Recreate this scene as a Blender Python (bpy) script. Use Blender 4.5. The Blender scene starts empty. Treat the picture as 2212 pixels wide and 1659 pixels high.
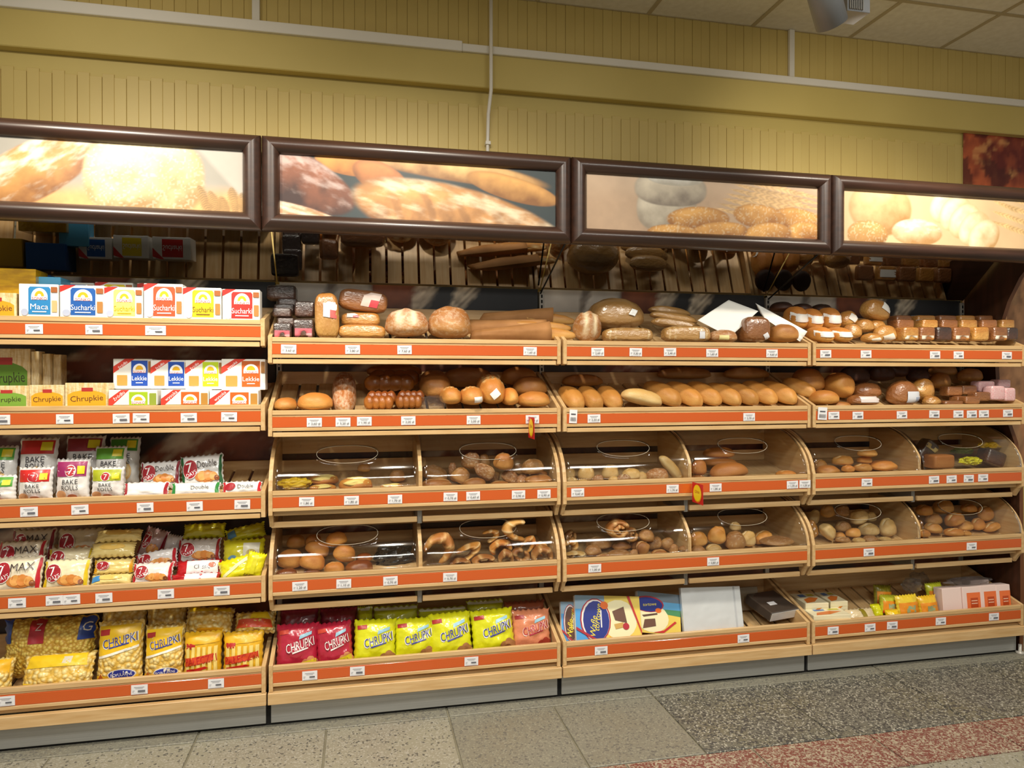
import bpy, bmesh, math, random
import numpy as np
from mathutils import Vector, Matrix

# ---------------------------------------------------------------- camera
scene = bpy.context.scene
CAM = np.array([0.369, -3.026, 1.438])
YAW, PITCH, FPX = 0.2127, -0.0075, 1528.7
FW = np.array([math.sin(YAW)*math.cos(PITCH), math.cos(YAW)*math.cos(PITCH), math.sin(PITCH)])
RT = np.array([math.cos(YAW), -math.sin(YAW), 0.0])
UP = np.cross(RT, FW)
cd = bpy.data.cameras.new('camera')
cam = bpy.data.objects.new('camera', cd)
scene.collection.objects.link(cam)
cd.sensor_fit = 'HORIZONTAL'; cd.sensor_width = 36.0; cd.lens = FPX/2212*36.0
cd.clip_start = 0.05
m = Matrix.Identity(4)
for i in range(3):
    m[i][0] = RT[i]; m[i][1] = UP[i]; m[i][2] = -FW[i]; m[i][3] = CAM[i]
cam.matrix_world = m
scene.camera = cam

# ---------------------------------------------------------------- light, world, exposure
vs = scene.view_settings
vs.view_transform = 'Standard'; vs.look = 'None'; vs.gamma = 1.0; vs.use_curve_mapping = False
vs.exposure = 0.5
world = bpy.data.worlds.new('shop_ambient'); scene.world = world
world.use_nodes = True
bg = world.node_tree.nodes['Background']
bg.inputs[0].default_value = (1.0, 0.93, 0.80, 1); bg.inputs[1].default_value = 0.20

def spot(name, loc, aim, watts, deg, blend, col, rad=0.07):
    l = bpy.data.lights.new(name, 'SPOT'); l.energy = watts; l.spot_size = math.radians(deg)
    l.spot_blend = blend; l.color = col; l.shadow_soft_size = rad
    o = bpy.data.objects.new(name, l); scene.collection.objects.link(o)
    o.location = loc
    o.rotation_euler = (Vector(aim)-Vector(loc)).to_track_quat('-Z', 'Y').to_euler()
    return o
WARM = (1.0, 0.91, 0.76)
# halogen track lamps under the ceiling in front of the shelves
spot('track_spot_light', (-0.95, -1.15, 3.05), (-0.40, -0.1, 2.16), 56, 34, 1.0, WARM)
spot('track_spot_light', (-0.95, -1.15, 3.05), (-0.6, 0.4, 2.35), 20, 80, 1.0, WARM)
spot('track_spot_light', (-0.95, -1.15, 3.05), (-0.35, 0.0, 1.15), 95, 100, 1.0, WARM)
spot('track_spot_light', (0.62, -1.25, 3.05), (0.55, 0.1, 1.05), 100, 104, 1.0, WARM)
spot('track_spot_light', (2.16, -0.78, 2.70), (3.20, -0.1, 2.16), 46, 44, 1.0, WARM)
spot('track_spot_light', (2.16, -0.78, 2.70), (2.95, 0.4, 2.35), 17, 95, 1.0, WARM)
spot('track_spot_light', (3.05, -1.15, 3.05), (3.0, 0.1, 1.2), 90, 100, 1.0, WARM)
# fluorescent ceiling panels over the aisle
for (x, y) in ((-0.6, -2.6), (2.4, -2.6), (0.9, -4.6)):
    l = bpy.data.lights.new('ceiling_panel_light', 'AREA'); l.shape = 'RECTANGLE'
    l.size = 1.2; l.size_y = 0.6; l.energy = 46; l.color = (1.0, 0.98, 0.90)
    o = bpy.data.objects.new('ceiling_panel_light', l); scene.collection.objects.link(o)
    o.location = (x, y, 3.30)

# ---------------------------------------------------------------- helpers
COL = scene.collection
rng = random.Random(7)
D2R = math.pi/180

def pix(px, py):
    return FW + RT*(px-1106)/FPX - UP*(py-829.5)/FPX
def aty(px, py, y):
    d = pix(px, py); return CAM + d*((y-CAM[1])/d[1])
def onplane(px, py, z0, slope):
    """ray against the tilted board z = z0 + slope*y"""
    d = pix(px, py)
    t = (z0 + slope*CAM[1] - CAM[2])/(d[2]-slope*d[1])
    return CAM + d*t
def mpp(p):
    return float((np.asarray(p)-CAM) @ FW)/FPX

def srgb(h):
    c = [int(h[i:i+2], 16)/255 for i in (0, 2, 4)]
    return tuple(x/12.92 if x <= 0.04045 else ((x+0.055)/1.055)**2.4 for x in c)

_mats = {}
def mat(name, hexcol, rough=0.5, metal=0.0, coat=0.0, noise=None, bump=0.0, bscale=40, spec=0.5, coatr=0.05):
    """principled material; noise = (hex2, scale, lo, hi, (sx,sy,sz)) mixes a second colour"""
    if name in _mats: return _mats[name]
    M = bpy.data.materials.new(name); M.use_nodes = True
    nt = M.node_tree; b = nt.nodes['Principled BSDF']
    b.inputs['Base Color'].default_value = srgb(hexcol)+(1,)
    b.inputs['Roughness'].default_value = rough; b.inputs['Metallic'].default_value = metal
    b.inputs['Coat Weight'].default_value = coat; b.inputs['Coat Roughness'].default_value = coatr
    b.inputs['Specular IOR Level'].default_value = spec
    tc = None
    if noise or bump:
        tc = nt.nodes.new('ShaderNodeTexCoord')
    if noise:
        hex2, sc, lo, hi, st = noise
        mp = nt.nodes.new('ShaderNodeMapping'); mp.inputs['Scale'].default_value = st
        oi = nt.nodes.new('ShaderNodeObjectInfo')
        mv = nt.nodes.new('ShaderNodeVectorMath'); mv.operation = 'ADD'
        nt.links.new(tc.outputs['Object'], mv.inputs[0]); 
        ms = nt.nodes.new('ShaderNodeMath'); ms.operation = 'MULTIPLY'; ms.inputs[1].default_value = 17.0
        nt.links.new(oi.outputs['Random'], ms.inputs[0])
        nt.links.new(ms.outputs[0], mv.inputs[1])
        nt.links.new(mv.outputs[0], mp.inputs['Vector'])
        n = nt.nodes.new('ShaderNodeTexNoise'); n.inputs['Scale'].default_value = sc; n.inputs['Detail'].default_value = 4
        nt.links.new(mp.outputs[0], n.inputs['Vector'])
        mr = nt.nodes.new('ShaderNodeMapRange'); mr.inputs[1].default_value = lo; mr.inputs[2].default_value = hi
        nt.links.new(n.outputs[0], mr.inputs[0])
        mx = nt.nodes.new('ShaderNodeMix'); mx.data_type = 'RGBA'
        mx.inputs[6].default_value = srgb(hexcol)+(1,); mx.inputs[7].default_value = srgb(hex2)+(1,)
        nt.links.new(mr.outputs[0], mx.inputs[0]); nt.links.new(mx.outputs[2], b.inputs['Base Color'])
    if bump:
        n2 = nt.nodes.new('ShaderNodeTexNoise'); n2.inputs['Scale'].default_value = bscale; n2.inputs['Detail'].default_value = 2
        nt.links.new(tc.outputs['Object'], n2.inputs['Vector'])
        bp = nt.nodes.new('ShaderNodeBump'); bp.inputs['Strength'].default_value = bump; bp.inputs['Distance'].default_value = 0.01
        nt.links.new(n2.outputs[0], bp.inputs['Height'])
        nt.links.new(bp.outputs[0], b.inputs['Normal'])
        if coat: nt.links.new(bp.outputs[0], b.inputs['Coat Normal'])
    _mats[name] = M
    return M

def ink(h):
    return mat('ink_'+h, h, 0.45, coat=0.25, coatr=0.2)

def bread_mat(name, top, side, pale, flour=0.0, wrap=False, spots=None, rough=0.55):
    """crust: browner on top, paler at the sides, pale crumb where the dough was cut (attribute 'cut')"""
    M = bpy.data.materials.new(name); M.use_nodes = True; nt = M.node_tree; L = nt.links
    b = nt.nodes['Principled BSDF']; N = nt.nodes.new
    tc = N('ShaderNodeTexCoord'); oi = N('ShaderNodeObjectInfo')
    ms = N('ShaderNodeMath'); ms.operation = 'MULTIPLY'; ms.inputs[1].default_value = 23.0
    L.new(oi.outputs['Random'], ms.inputs[0])
    n = N('ShaderNodeTexNoise'); n.noise_dimensions = '4D'; n.inputs['Scale'].default_value = 3.2; n.inputs['Detail'].default_value = 5
    L.new(tc.outputs['Object'], n.inputs['Vector']); L.new(ms.outputs[0], n.inputs['W'])
    sp = N('ShaderNodeSeparateXYZ'); L.new(tc.outputs['Object'], sp.inputs[0])
    ad = N('ShaderNodeMath'); ad.operation = 'MULTIPLY_ADD'; ad.inputs[1].default_value = 1.1; ad.inputs[2].default_value = -0.42
    L.new(n.outputs[0], ad.inputs[0])
    a2 = N('ShaderNodeMath'); a2.operation = 'ADD'; L.new(sp.outputs[2], a2.inputs[0]); L.new(ad.outputs[0], a2.inputs[1])
    mr = N('ShaderNodeMapRange'); mr.inputs[1].default_value = -0.30; mr.inputs[2].default_value = 0.42
    L.new(a2.outputs[0], mr.inputs[0])
    mx = N('ShaderNodeMix'); mx.data_type = 'RGBA'
    mx.inputs[6].default_value = srgb(side)+(1,); mx.inputs[7].default_value = srgb(top)+(1,)
    L.new(mr.outputs[0], mx.inputs[0])
    at = N('ShaderNodeAttribute'); at.attribute_name = 'cut'
    m2 = N('ShaderNodeMix'); m2.data_type = 'RGBA'; m2.inputs[7].default_value = srgb(pale)+(1,)
    L.new(at.outputs['Fac'], m2.inputs[0]); L.new(mx.outputs[2], m2.inputs[6])
    out = m2.outputs[2]
    hs = N('ShaderNodeHueSaturation'); hv = N('ShaderNodeMapRange'); hv.inputs[3].default_value = 0.82; hv.inputs[4].default_value = 1.15
    L.new(oi.outputs['Random'], hv.inputs[0]); L.new(hv.outputs[0], hs.inputs['Value']); L.new(out, hs.inputs['Color']); out = hs.outputs[0]
    if flour or spots:
        n3 = N('ShaderNodeTexNoise'); n3.noise_dimensions = '4D'
        n3.inputs['Scale'].default_value = 34 if spots else 9; n3.inputs['Detail'].default_value = 9; n3.inputs['Roughness'].default_value = 0.68
        L.new(tc.outputs['Object'], n3.inputs['Vector']); L.new(ms.outputs[0], n3.inputs['W'])
        r3 = N('ShaderNodeMapRange'); c = 0.60 - flour*0.2
        r3.inputs[1].default_value = c; r3.inputs[2].default_value = c+(0.13 if spots else 0.3); r3.inputs[4].default_value = 1.0 if spots else 0.75
        L.new(n3.outputs[0], r3.inputs[0])
        m3 = N('ShaderNodeMix'); m3.data_type = 'RGBA'; m3.inputs[7].default_value = srgb(spots or 'ecdcc0')+(1,)
        L.new(r3.outputs[0], m3.inputs[0]); L.new(out, m3.inputs[6]); out = m3.outputs[2]
    L.new(out, b.inputs['Base Color'])
    b.inputs['Roughness'].default_value = rough
    nb = N('ShaderNodeTexNoise'); nb.inputs['Scale'].default_value = 9 if wrap else 26; nb.inputs['Detail'].default_value = 3
    L.new(tc.outputs['Object'], nb.inputs['Vector'])
    bp = N('ShaderNodeBump'); bp.inputs['Strength'].default_value = 0.5 if wrap else 0.25; bp.inputs['Distance'].default_value = 0.007 if wrap else 0.004
    L.new(nb.outputs[0], bp.inputs['Height'])
    if wrap:
        b.inputs['Coat Weight'].default_value = 1.0; b.inputs['Coat Roughness'].default_value = 0.24; b.inputs['Coat IOR'].default_value = 1.8
        L.new(bp.outputs[0], b.inputs['Coat Normal']); L.new(bp.outputs[0], b.inputs['Normal'])
    else:
        L.new(bp.outputs[0], b.inputs['Normal'])
        b.inputs['Coat Weight'].default_value = 0.12; b.inputs['Coat Roughness'].default_value = 0.35
    return M

BM = {
 'golden': bread_mat('crust_golden', 'c08238', 'e0ae62', 'f0d8a4'),
 'brown': bread_mat('crust_brown', '9c622c', 'c48c48', 'e0bc80'),
 'rustic': bread_mat('crust_rustic', '9c6432', 'c08c52', 'e2cfa8', flour=0.62),
 'floury': bread_mat('crust_floury', 'a3612c', 'c08a4e', 'ead9b6', flour=0.9),
 'pale': bread_mat('crust_pale', 'cba25e', 'e0c48c', 'efe0b8', flour=0.25),
 'orange': bread_mat('crust_orange', 'c47c34', 'e0a452', 'f2d896'),
 'glazed': bread_mat('crust_glazed', '7a3d16', 'b4702c', 'e6b860', rough=0.25),
 'cheese': bread_mat('crust_cheese', 'c98a3a', 'a9602a', 'f2dc86'),
 'seeded': bread_mat('crust_seeded', 'b5702f', 'c98a48', 'e0b878', spots='4a2c16'),
 'whole': bread_mat('crust_wholemeal', '9a6a38', 'bd8f55', 'dcc08e', flour=0.35),
 'poppy': bread_mat('crust_poppy', '6e4a28', 'a5743c', 'd9b87c', spots='3a2a1a'),
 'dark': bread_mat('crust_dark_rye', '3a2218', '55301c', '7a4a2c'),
 'w_golden': bread_mat('wrapped_golden', 'b87a30', 'd8a454', 'ecc882', wrap=True),
 'w_brown': bread_mat('wrapped_brown', '8a5326', 'a86c36', 'd9b27a', wrap=True),
 'w_dark': bread_mat('wrapped_dark_rye', '35201a', '5a3420', 'a5652c', wrap=True),
 'w_tan': bread_mat('wrapped_tan', 'a07438', 'b98e52', 'dcc496', wrap=True),
}

wood = mat('beech_wood', 'd8b684', 0.42, noise=('c8a06a', 5.0, 0.35, 0.7, (1.2, 14, 14)), coat=0.15, coatr=0.3)
woody = mat('beech_wood_along_depth', 'd6b482', 0.42, noise=('c69e68', 5.0, 0.35, 0.7, (14, 1.2, 14)), coat=0.15, coatr=0.3)
woodz = mat('beech_wood_upright', 'cf9f62', 0.42, noise=('b98547', 5.0, 0.35, 0.7, (14, 14, 1.2)), coat=0.15, coatr=0.3)
orange = mat('orange_price_strip', 'cc5a1c', 0.35, coat=0.8, coatr=0.12)
steel = mat('brushed_steel', 'b6b6b2', 0.36, metal=0.45, noise=('a8a8a5', 4.0, 0.3, 0.7, (0.6, 60, 60)))
greymetal = mat('grey_metal', '8d8a84', 0.45, metal=0.4)
blackmetal = mat('black_metal', '16130f', 0.5)
black = mat('shadow_gap_black', '0b0a09', 0.8)  # black for the upright slots and the painted plinth shadow
brownfoil = mat('dark_brown_foil', '3c2419', 0.40, coat=0.35, coatr=0.25, noise=('2c1a12', 4.0, 0.35, 0.7, (1, 12, 12)))
brownpanel = mat('dark_brown_panel', '4a2a1a', 0.45, noise=('38200f', 4.0, 0.35, 0.7, (8, 8, 1)))
cream = mat('cream_wall_panel', 'cdb66e', 0.5, noise=('c6ae66', 2.0, 0.3, 0.7, (1, 1, 1)))
creamb = mat('cream_painted_beam', 'ccb76c', 0.55, noise=('c4af64', 2.0, 0.3, 0.7, (1, 1, 1)))
whitepl = mat('white_plastic_duct', 'e4dfd4', 0.4)
ceilm = mat('ceiling_tile_mineral', 'e8e0cc', 0.9, noise=('dfd6c0', 30.0, 0.35, 0.65, (1, 1, 1)))
whitepaper = mat('white_paper', 'f1efe8', 0.7)
labelpaper = mat('label_paper', 'e9e8ea', 0.6)
kraft = mat('kraft_paper', 'b07c48', 0.75, noise=('946434', 6.0, 0.35, 0.65, (1, 1, 1)), bump=0.3, bscale=14)
foil = mat('silver_foil', 'e6eaec', 0.28, metal=0.35, bump=1.0, bscale=8)
darkfoil = mat('dark_glossy_film', '4a4038', 0.16, coat=0.8, bump=0.25, bscale=9)
lampgrey = mat('lamp_grey', '85878a', 0.45, metal=0.2)

def vcol_mat(name, rough=0.45, coat=0.2):
    M = bpy.data.materials.new(name); M.use_nodes = True; nt = M.node_tree
    b = nt.nodes['Principled BSDF']; a = nt.nodes.new('ShaderNodeAttribute'); a.attribute_name = 'Col'
    nt.links.new(a.outputs['Color'], b.inputs['Base Color'])
    b.inputs['Roughness'].default_value = rough; b.inputs['Coat Weight'].default_value = coat; b.inputs['Coat Roughness'].default_value = 0.25
    return M
printmat = vcol_mat('photo_print', 0.5, 0.08)

def acrylic_mat():
    M = bpy.data.materials.new('clear_acrylic'); M.use_nodes = True; nt = M.node_tree; nt.nodes.clear()
    o = nt.nodes.new('ShaderNodeOutputMaterial'); t = nt.nodes.new('ShaderNodeBsdfTransparent'); t.inputs[0].default_value = (0.94, 0.94, 0.93, 1)
    g = nt.nodes.new('ShaderNodeBsdfGlossy'); g.inputs['Roughness'].default_value = 0.06
    lw = nt.nodes.new('ShaderNodeLayerWeight'); lw.inputs[0].default_value = 0.5
    f0 = nt.nodes.new('ShaderNodeMath'); f0.operation = 'POWER'; f0.inputs[1].default_value = 4.0; nt.links.new(lw.outputs['Facing'], f0.inputs[0])
    f = nt.nodes.new('ShaderNodeMath'); f.operation = 'MULTIPLY_ADD'; f.inputs[1].default_value = 0.9; f.inputs[2].default_value = 0.03; nt.links.new(f0.outputs[0], f.inputs[0])
    x = nt.nodes.new('ShaderNodeMixShader')
    nt.links.new(f.outputs[0], x.inputs[0]); nt.links.new(t.outputs[0], x.inputs[1]); nt.links.new(g.outputs[0], x.inputs[2]); nt.links.new(x.outputs[0], o.inputs[0])
    return M
acrylic = acrylic_mat()
def film_mat():
    M = bpy.data.materials.new('clear_film'); M.use_nodes = True; nt = M.node_tree; nt.nodes.clear()
    o = nt.nodes.new('ShaderNodeOutputMaterial'); t = nt.nodes.new('ShaderNodeBsdfTransparent'); t.inputs[0].default_value = (0.95, 0.95, 0.95, 1)
    g = nt.nodes.new('ShaderNodeBsdfGlossy'); g.inputs['Roughness'].default_value = 0.14
    lw = nt.nodes.new('ShaderNodeLayerWeight'); lw.inputs[0].default_value = 0.5
    f0 = nt.nodes.new('ShaderNodeMath'); f0.operation = 'POWER'; f0.inputs[1].default_value = 4.0; nt.links.new(lw.outputs['Facing'], f0.inputs[0])
    f = nt.nodes.new('ShaderNodeMath'); f.operation = 'MULTIPLY_ADD'; f.inputs[1].default_value = 0.9; f.inputs[2].default_value = 0.10; nt.links.new(f0.outputs[0], f.inputs[0])
    tc = nt.nodes.new('ShaderNodeTexCoord'); n = nt.nodes.new('ShaderNodeTexNoise'); n.inputs['Scale'].default_value = 60
    bp = nt.nodes.new('ShaderNodeBump'); bp.inputs['Strength'].default_value = 0.8; bp.inputs['Distance'].default_value = 0.01
    nt.links.new(tc.outputs['Object'], n.inputs['Vector']); nt.links.new(n.outputs[0], bp.inputs['Height'])
    nt.links.new(bp.outputs[0], g.inputs['Normal']); nt.links.new(bp.outputs[0], lw.inputs['Normal'])
    x = nt.nodes.new('ShaderNodeMixShader')
    nt.links.new(f.outputs[0], x.inputs[0]); nt.links.new(t.outputs[0], x.inputs[1]); nt.links.new(g.outputs[0], x.inputs[2]); nt.links.new(x.outputs[0], o.inputs[0])
    return M
film = film_mat()
mirror = mat('mirror_glass', 'b0ada8', 0.03, metal=1.0)

def puff_mat(name, c1, c2, scale):
    """clear bag packed with puffs: rounded cells seen through glossy film"""
    M = bpy.data.materials.new(name); M.use_nodes = True; nt = M.node_tree; b = nt.nodes['Principled BSDF']
    tc = nt.nodes.new('ShaderNodeTexCoord'); v = nt.nodes.new('ShaderNodeTexVoronoi'); v.inputs['Scale'].default_value = scale
    nt.links.new(tc.outputs['Object'], v.inputs['Vector'])
    r = nt.nodes.new('ShaderNodeMapRange'); r.inputs[1].default_value = 0.25; r.inputs[2].default_value = 0.65
    nt.links.new(v.outputs['Distance'], r.inputs[0])
    x = nt.nodes.new('ShaderNodeMix'); x.data_type = 'RGBA'; x.inputs[6].default_value = srgb(c1)+(1,); x.inputs[7].default_value = srgb(c2)+(1,)
    nt.links.new(r.outputs[0], x.inputs[0]); nt.links.new(x.outputs[2], b.inputs['Base Color'])
    bp = nt.nodes.new('ShaderNodeBump'); bp.invert = True; bp.inputs['Strength'].default_value = 0.7; bp.inputs['Distance'].default_value = 0.012
    nt.links.new(v.outputs['Distance'], bp.inputs['Height']); nt.links.new(bp.outputs[0], b.inputs['Normal'])
    b.inputs['Coat Weight'].default_value = 0.8; b.inputs['Coat Roughness'].default_value = 0.1; b.inputs['Roughness'].default_value = 0.5
    return M
puffm = puff_mat('puffs_in_clear_bag', 'f6e29c', 'e0b448', 55)
ringm = puff_mat('rings_in_clear_bag', 'f2d668', 'c99a2c', 70)
crackm = mat('crispbread_in_clear_pack', 'ecd8ac', 0.35, coat=0.6, coatr=0.12, noise=('d8b878', 14, 0.42, 0.62, (9, 1, 1)), bump=0.4, bscale=60)

# terrazzo slabs
def terrazzo(name, base, chip1, chip2, sc, t1, t2, dirt):
    M = bpy.data.materials.new(name); M.use_nodes = True; nt = M.node_tree; N = nt.nodes.new; L = nt.links
    b = nt.nodes['Principled BSDF']; g = N('ShaderNodeNewGeometry')
    def vor(scale, lo):
        v = N('ShaderNodeTexVoronoi'); v.inputs['Scale'].default_value = scale; v.inputs['Randomness'].default_value = 1
        L.new(g.outputs['Position'], v.inputs['Vector'])
        sx = N('ShaderNodeSeparateColor'); L.new(v.outputs['Color'], sx.inputs[0])
        gt = N('ShaderNodeMath'); gt.operation = 'GREATER_THAN'; gt.inputs[1].default_value = lo; L.new(sx.outputs[0], gt.inputs[0])
        return gt.outputs[0]
    n = N('ShaderNodeTexNoise'); n.inputs['Scale'].default_value = 3.0; n.inputs['Detail'].default_value = 5; L.new(g.outputs['Position'], n.inputs['Vector'])
    mr = N('ShaderNodeMapRange'); mr.inputs[1].default_value = 0.42; mr.inputs[2].default_value = 0.68; L.new(n.outputs[0], mr.inputs[0])
    x0 = N('ShaderNodeMix'); x0.data_type = 'RGBA'; x0.inputs[6].default_value = srgb(base)+(1,); x0.inputs[7].default_value = srgb(dirt)+(1,); L.new(mr.outputs[0], x0.inputs[0])
    out = x0.outputs[2]
    for c, s, t in ((chip1, sc, t1), (chip2, sc*1.45, t2)):
        x = N('ShaderNodeMix'); x.data_type = 'RGBA'; L.new(out, x.inputs[6]); x.inputs[7].default_value = srgb(c)+(1,); L.new(vor(s, t), x.inputs[0]); out = x.outputs[2]
    L.new(out, b.inputs['Base Color']); b.inputs['Roughness'].default_value = 0.45
    return M
terr = [terrazzo('terrazzo_pale', '95917f', '5f5c55', 'a5a194', 125, 0.90, 0.8, '918b7c'),
        terrazzo('terrazzo_grey', '827f72', '6a6760', '93907f', 130, 0.85, 0.84, '827c6c'),
        terrazzo('terrazzo_dark', '6e6c62', '4a4946', 'aaa698', 115, 0.62, 0.86, '726d5a'),
        terrazzo('terrazzo_red', '7a4a42', 'ada08a', '8f7868', 135, 0.62, 0.72, '7c4a3e')]
cement = mat('cement_joint', '8a8470', 0.8, noise=('77715e', 8, 0.35, 0.65, (1, 1, 1)))

# ---- mesh building
def link(o, parent=None):
    COL.objects.link(o)
    if parent is not None: o.parent = parent
    return o
def tag(o, label=None, cat=None, group=None, kind=None):
    if label: o['label'] = label
    if cat: o['category'] = cat
    if group: o['group'] = group
    if kind: o['kind'] = kind
    return o
def empty(name, loc):
    o = bpy.data.objects.new(name, None); o.location = loc; o.empty_display_size = 0.1
    return link(o)
def mesh(name, verts, faces, mats, smooth=False, fm=None):
    me = bpy.data.meshes.new(name); me.from_pydata([tuple(v) for v in verts], [], faces)
    for x in (mats if isinstance(mats, (list, tuple)) else [mats]): me.materials.append(x)
    if fm is not None: me.polygons.foreach_set('material_index', fm)
    if smooth: me.polygons.foreach_set('use_smooth', [True]*len(me.polygons))
    me.update()
    return me
_box = {}
def boxmesh(name, sx, sy, sz, mt, bev=0.0):
    """box with its origin at the centre, edges bevelled"""
    k = (round(sx, 4), round(sy, 4), round(sz, 4), mt.name, bev)
    if k in _box: return _box[k]
    bm = bmesh.new(); bmesh.ops.create_cube(bm, size=1.0)
    for v in bm.verts: v.co = Vector((v.co.x*sx, v.co.y*sy, v.co.z*sz))
    if bev: bmesh.ops.bevel(bm, geom=bm.edges[:], offset=bev, segments=1, affect='EDGES')
    me = bpy.data.meshes.new(name); bm.to_mesh(me); bm.free(); me.materials.append(mt)
    _box[k] = me
    return me
def box(name, x0, x1, y0, y1, z0, z1, mt, parent=None, bev=0.0015, rel=(0, 0, 0)):
    """rel = world position of the parent, so that coordinates stay world ones"""
    o = bpy.data.objects.new(name, boxmesh(name, x1-x0, y1-y0, z1-z0, mt, bev))
    o.location = ((x0+x1)/2-rel[0], (y0+y1)/2-rel[1], (z0+z1)/2-rel[2])
    return link(o, parent)
def prism(name, prof, x0, x1, mt, parent=None, rel=(0, 0, 0), smooth=False):
    """profile in (y,z), extruded along x; origin at the profile's first point"""
    n = len(prof); oy, oz = prof[0]
    w = (x1-x0)/2
    v = [(-w, y-oy, z-oz) for y, z in prof] + [(w, y-oy, z-oz) for y, z in prof]
    f = [(i, (i+1) % n, n+(i+1) % n, n+i) for i in range(n)] + [tuple(range(n-1, -1, -1)), tuple(range(n, 2*n))]
    me = mesh(name, v, f, mt); 
    bm = bmesh.new(); bm.from_mesh(me); bmesh.ops.recalc_face_normals(bm, faces=bm.faces[:]); bm.to_mesh(me); bm.free()
    o = bpy.data.objects.new(name, me); o.location = ((x0+x1)/2-rel[0], oy-rel[1], oz-rel[2])
    return link(o, parent)
def tube(name, pts, r, mt, parent=None, rel=(0, 0, 0), seg=8):
    bm = bmesh.new(); P = [Vector(p)-Vector(rel) for p in pts]; rings = []
    for i, p in enumerate(P):
        d = (P[min(i+1, len(P)-1)]-P[max(i-1, 0)]).normalized()
        a = d.orthogonal().normalized(); b = d.cross(a)
        rr = r[i] if isinstance(r, (list, tuple)) else r
        rings.append([bm.verts.new(p+(a*math.cos(t)+b*math.sin(t))*rr) for t in [2*math.pi*k/seg for k in range(seg)]])
    for A, B in zip(rings, rings[1:]):
        for k in range(seg): bm.faces.new((A[k], A[(k+1) % seg], B[(k+1) % seg], B[k]))
    bm.faces.new(rings[0][::-1]); bm.faces.new(rings[-1])
    bmesh.ops.recalc_face_normals(bm, faces=bm.faces[:])
    for f_ in bm.faces: f_.smooth = True
    me = bpy.data.meshes.new(name); bm.to_mesh(me); bm.free(); me.materials.append(mt)
    return link(bpy.data.objects.new(name, me), parent)

# ---- numpy painter for photo prints
nrng = np.random.RandomState(3)
def vnoise(X, Y, f, seed):
    r = np.random.RandomState(seed); G = r.rand(64, 64)
    x = X*f; y = Y*f; xi = np.floor(x).astype(int); yi = np.floor(y).astype(int); fx = x-xi; fy = y-yi
    fx = fx*fx*(3-2*fx); fy = fy*fy*(3-2*fy)
    g = lambda a, b: G[a % 64, b % 64]
    return (g(xi, yi)*(1-fx)+g(xi+1, yi)*fx)*(1-fy)+(g(xi, yi+1)*(1-fx)+g(xi+1, yi+1)*fx)*fy
def fbm(X, Y, f, seed, o=4):
    s = 0; a = 0.5
    for i in range(o): s = s+a*vnoise(X, Y, f*2**i, seed+i); a *= 0.5
    return s/(1-0.5**o)
def lin(h): return np.array(srgb(h))
def sm(a, b, x):
    t = np.clip((x-a)/(b-a), 0, 1); return t*t*(3-2*t)
def canvas(w, h, n):
    nx = int(w*n)+1; ny = int(h*n)+1
    X, Y = np.meshgrid(np.linspace(0, w, nx), np.linspace(0, h, ny))
    return X, Y, np.zeros((ny, nx, 3))
def blend(img, mask, col):
    return img*(1-mask[..., None])+col*mask[..., None]
def p_loaf(img, X, Y, cx, cy, rx, ry, deg, hi, lo, flour=0.0, seed=1, pw=2.0, stripes=0, fcol='f2e6cf', soft=0.05, seeds=0.0):
    c, s = math.cos(deg*D2R), math.sin(deg*D2R)
    u = ((X-cx)*c+(Y-cy)*s)/rx; v = (-(X-cx)*s+(Y-cy)*c)/ry
    u = u+0.04*(fbm(X, Y, 7, seed+40)-0.5); v = v+0.06*(fbm(X, Y, 7, seed+50)-0.5)
    r = (np.abs(u)**pw+np.abs(v)**pw)**(1/pw)
    mask = 1-sm(1-soft, 1+soft, r)
    n = fbm(X*1.0, Y*1.0, 18, seed, 5)
    shade = np.clip(0.55+0.55*v-0.18*u+0.9*(n-0.5), 0, 1)*np.clip(1.2-0.75*r**4, 0, 1)
    col = lin(lo)*0.75*(1-shade[..., None])+lin(hi)*shade[..., None]
    if stripes:
        t = np.sin((u*stripes+0.6*v+0.25*n)*math.pi*2)
        k = sm(0.4, 1.0, t)*(1-sm(0.55, 0.9, r))*0.4
        col = col*(1-k[..., None])+lin(lo)*0.75*k[..., None]
    if flour:
        f = sm(0.60-0.30*flour, 0.92-0.30*flour, fbm(u*0.5, v*0.5, 9, seed+9, 6)*0.75+0.25*np.clip(v+0.5, 0, 1))
        col = col*(1-0.85*f[..., None])+lin(fcol)*(0.45+0.55*shade[..., None])*0.85*f[..., None]
    if seeds:
        q = sm(0.60, 0.80, vnoise(X, Y, 150, seed+77))*seeds
        col = col*(1-q[..., None])+lin('fff3d2')*(0.5+0.5*shade[..., None])*q[..., None]
    return blend(img, mask, col)
def p_wheat(img, X, Y, x0, y0, x1, y1, wd, hi, lo, seed=1):
    L = math.hypot(x1-x0, y1-y0); c, s = (x1-x0)/L, (y1-y0)/L
    u = ((X-x0)*c+(Y-y0)*s)/L; v = (-(X-x0)*s+(Y-y0)*c)/wd
    nz = fbm(X, Y, 24, 5+seed)-0.5; v = v/np.maximum(np.sin(np.pi*np.clip(u, 0, 1)), 0.05)**0.7+0.5*nz; g = np.abs(((u*15+np.abs(v)*1.1+nz*1.2) % 1.0)-0.5)
    mask = sm(0, .08, u)*(1-sm(.9, 1.0, u))*(1-sm(.55, 1.0, np.abs(v)+g*0.5))
    col = lin(lo)+(lin(hi)-lin(lo))*np.clip(1.1-1.6*g+0.3*v, 0, 1)[..., None]
    return blend(img, mask*0.8, col*(0.75+0.9*(nz[..., None]+0.3)))
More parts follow.
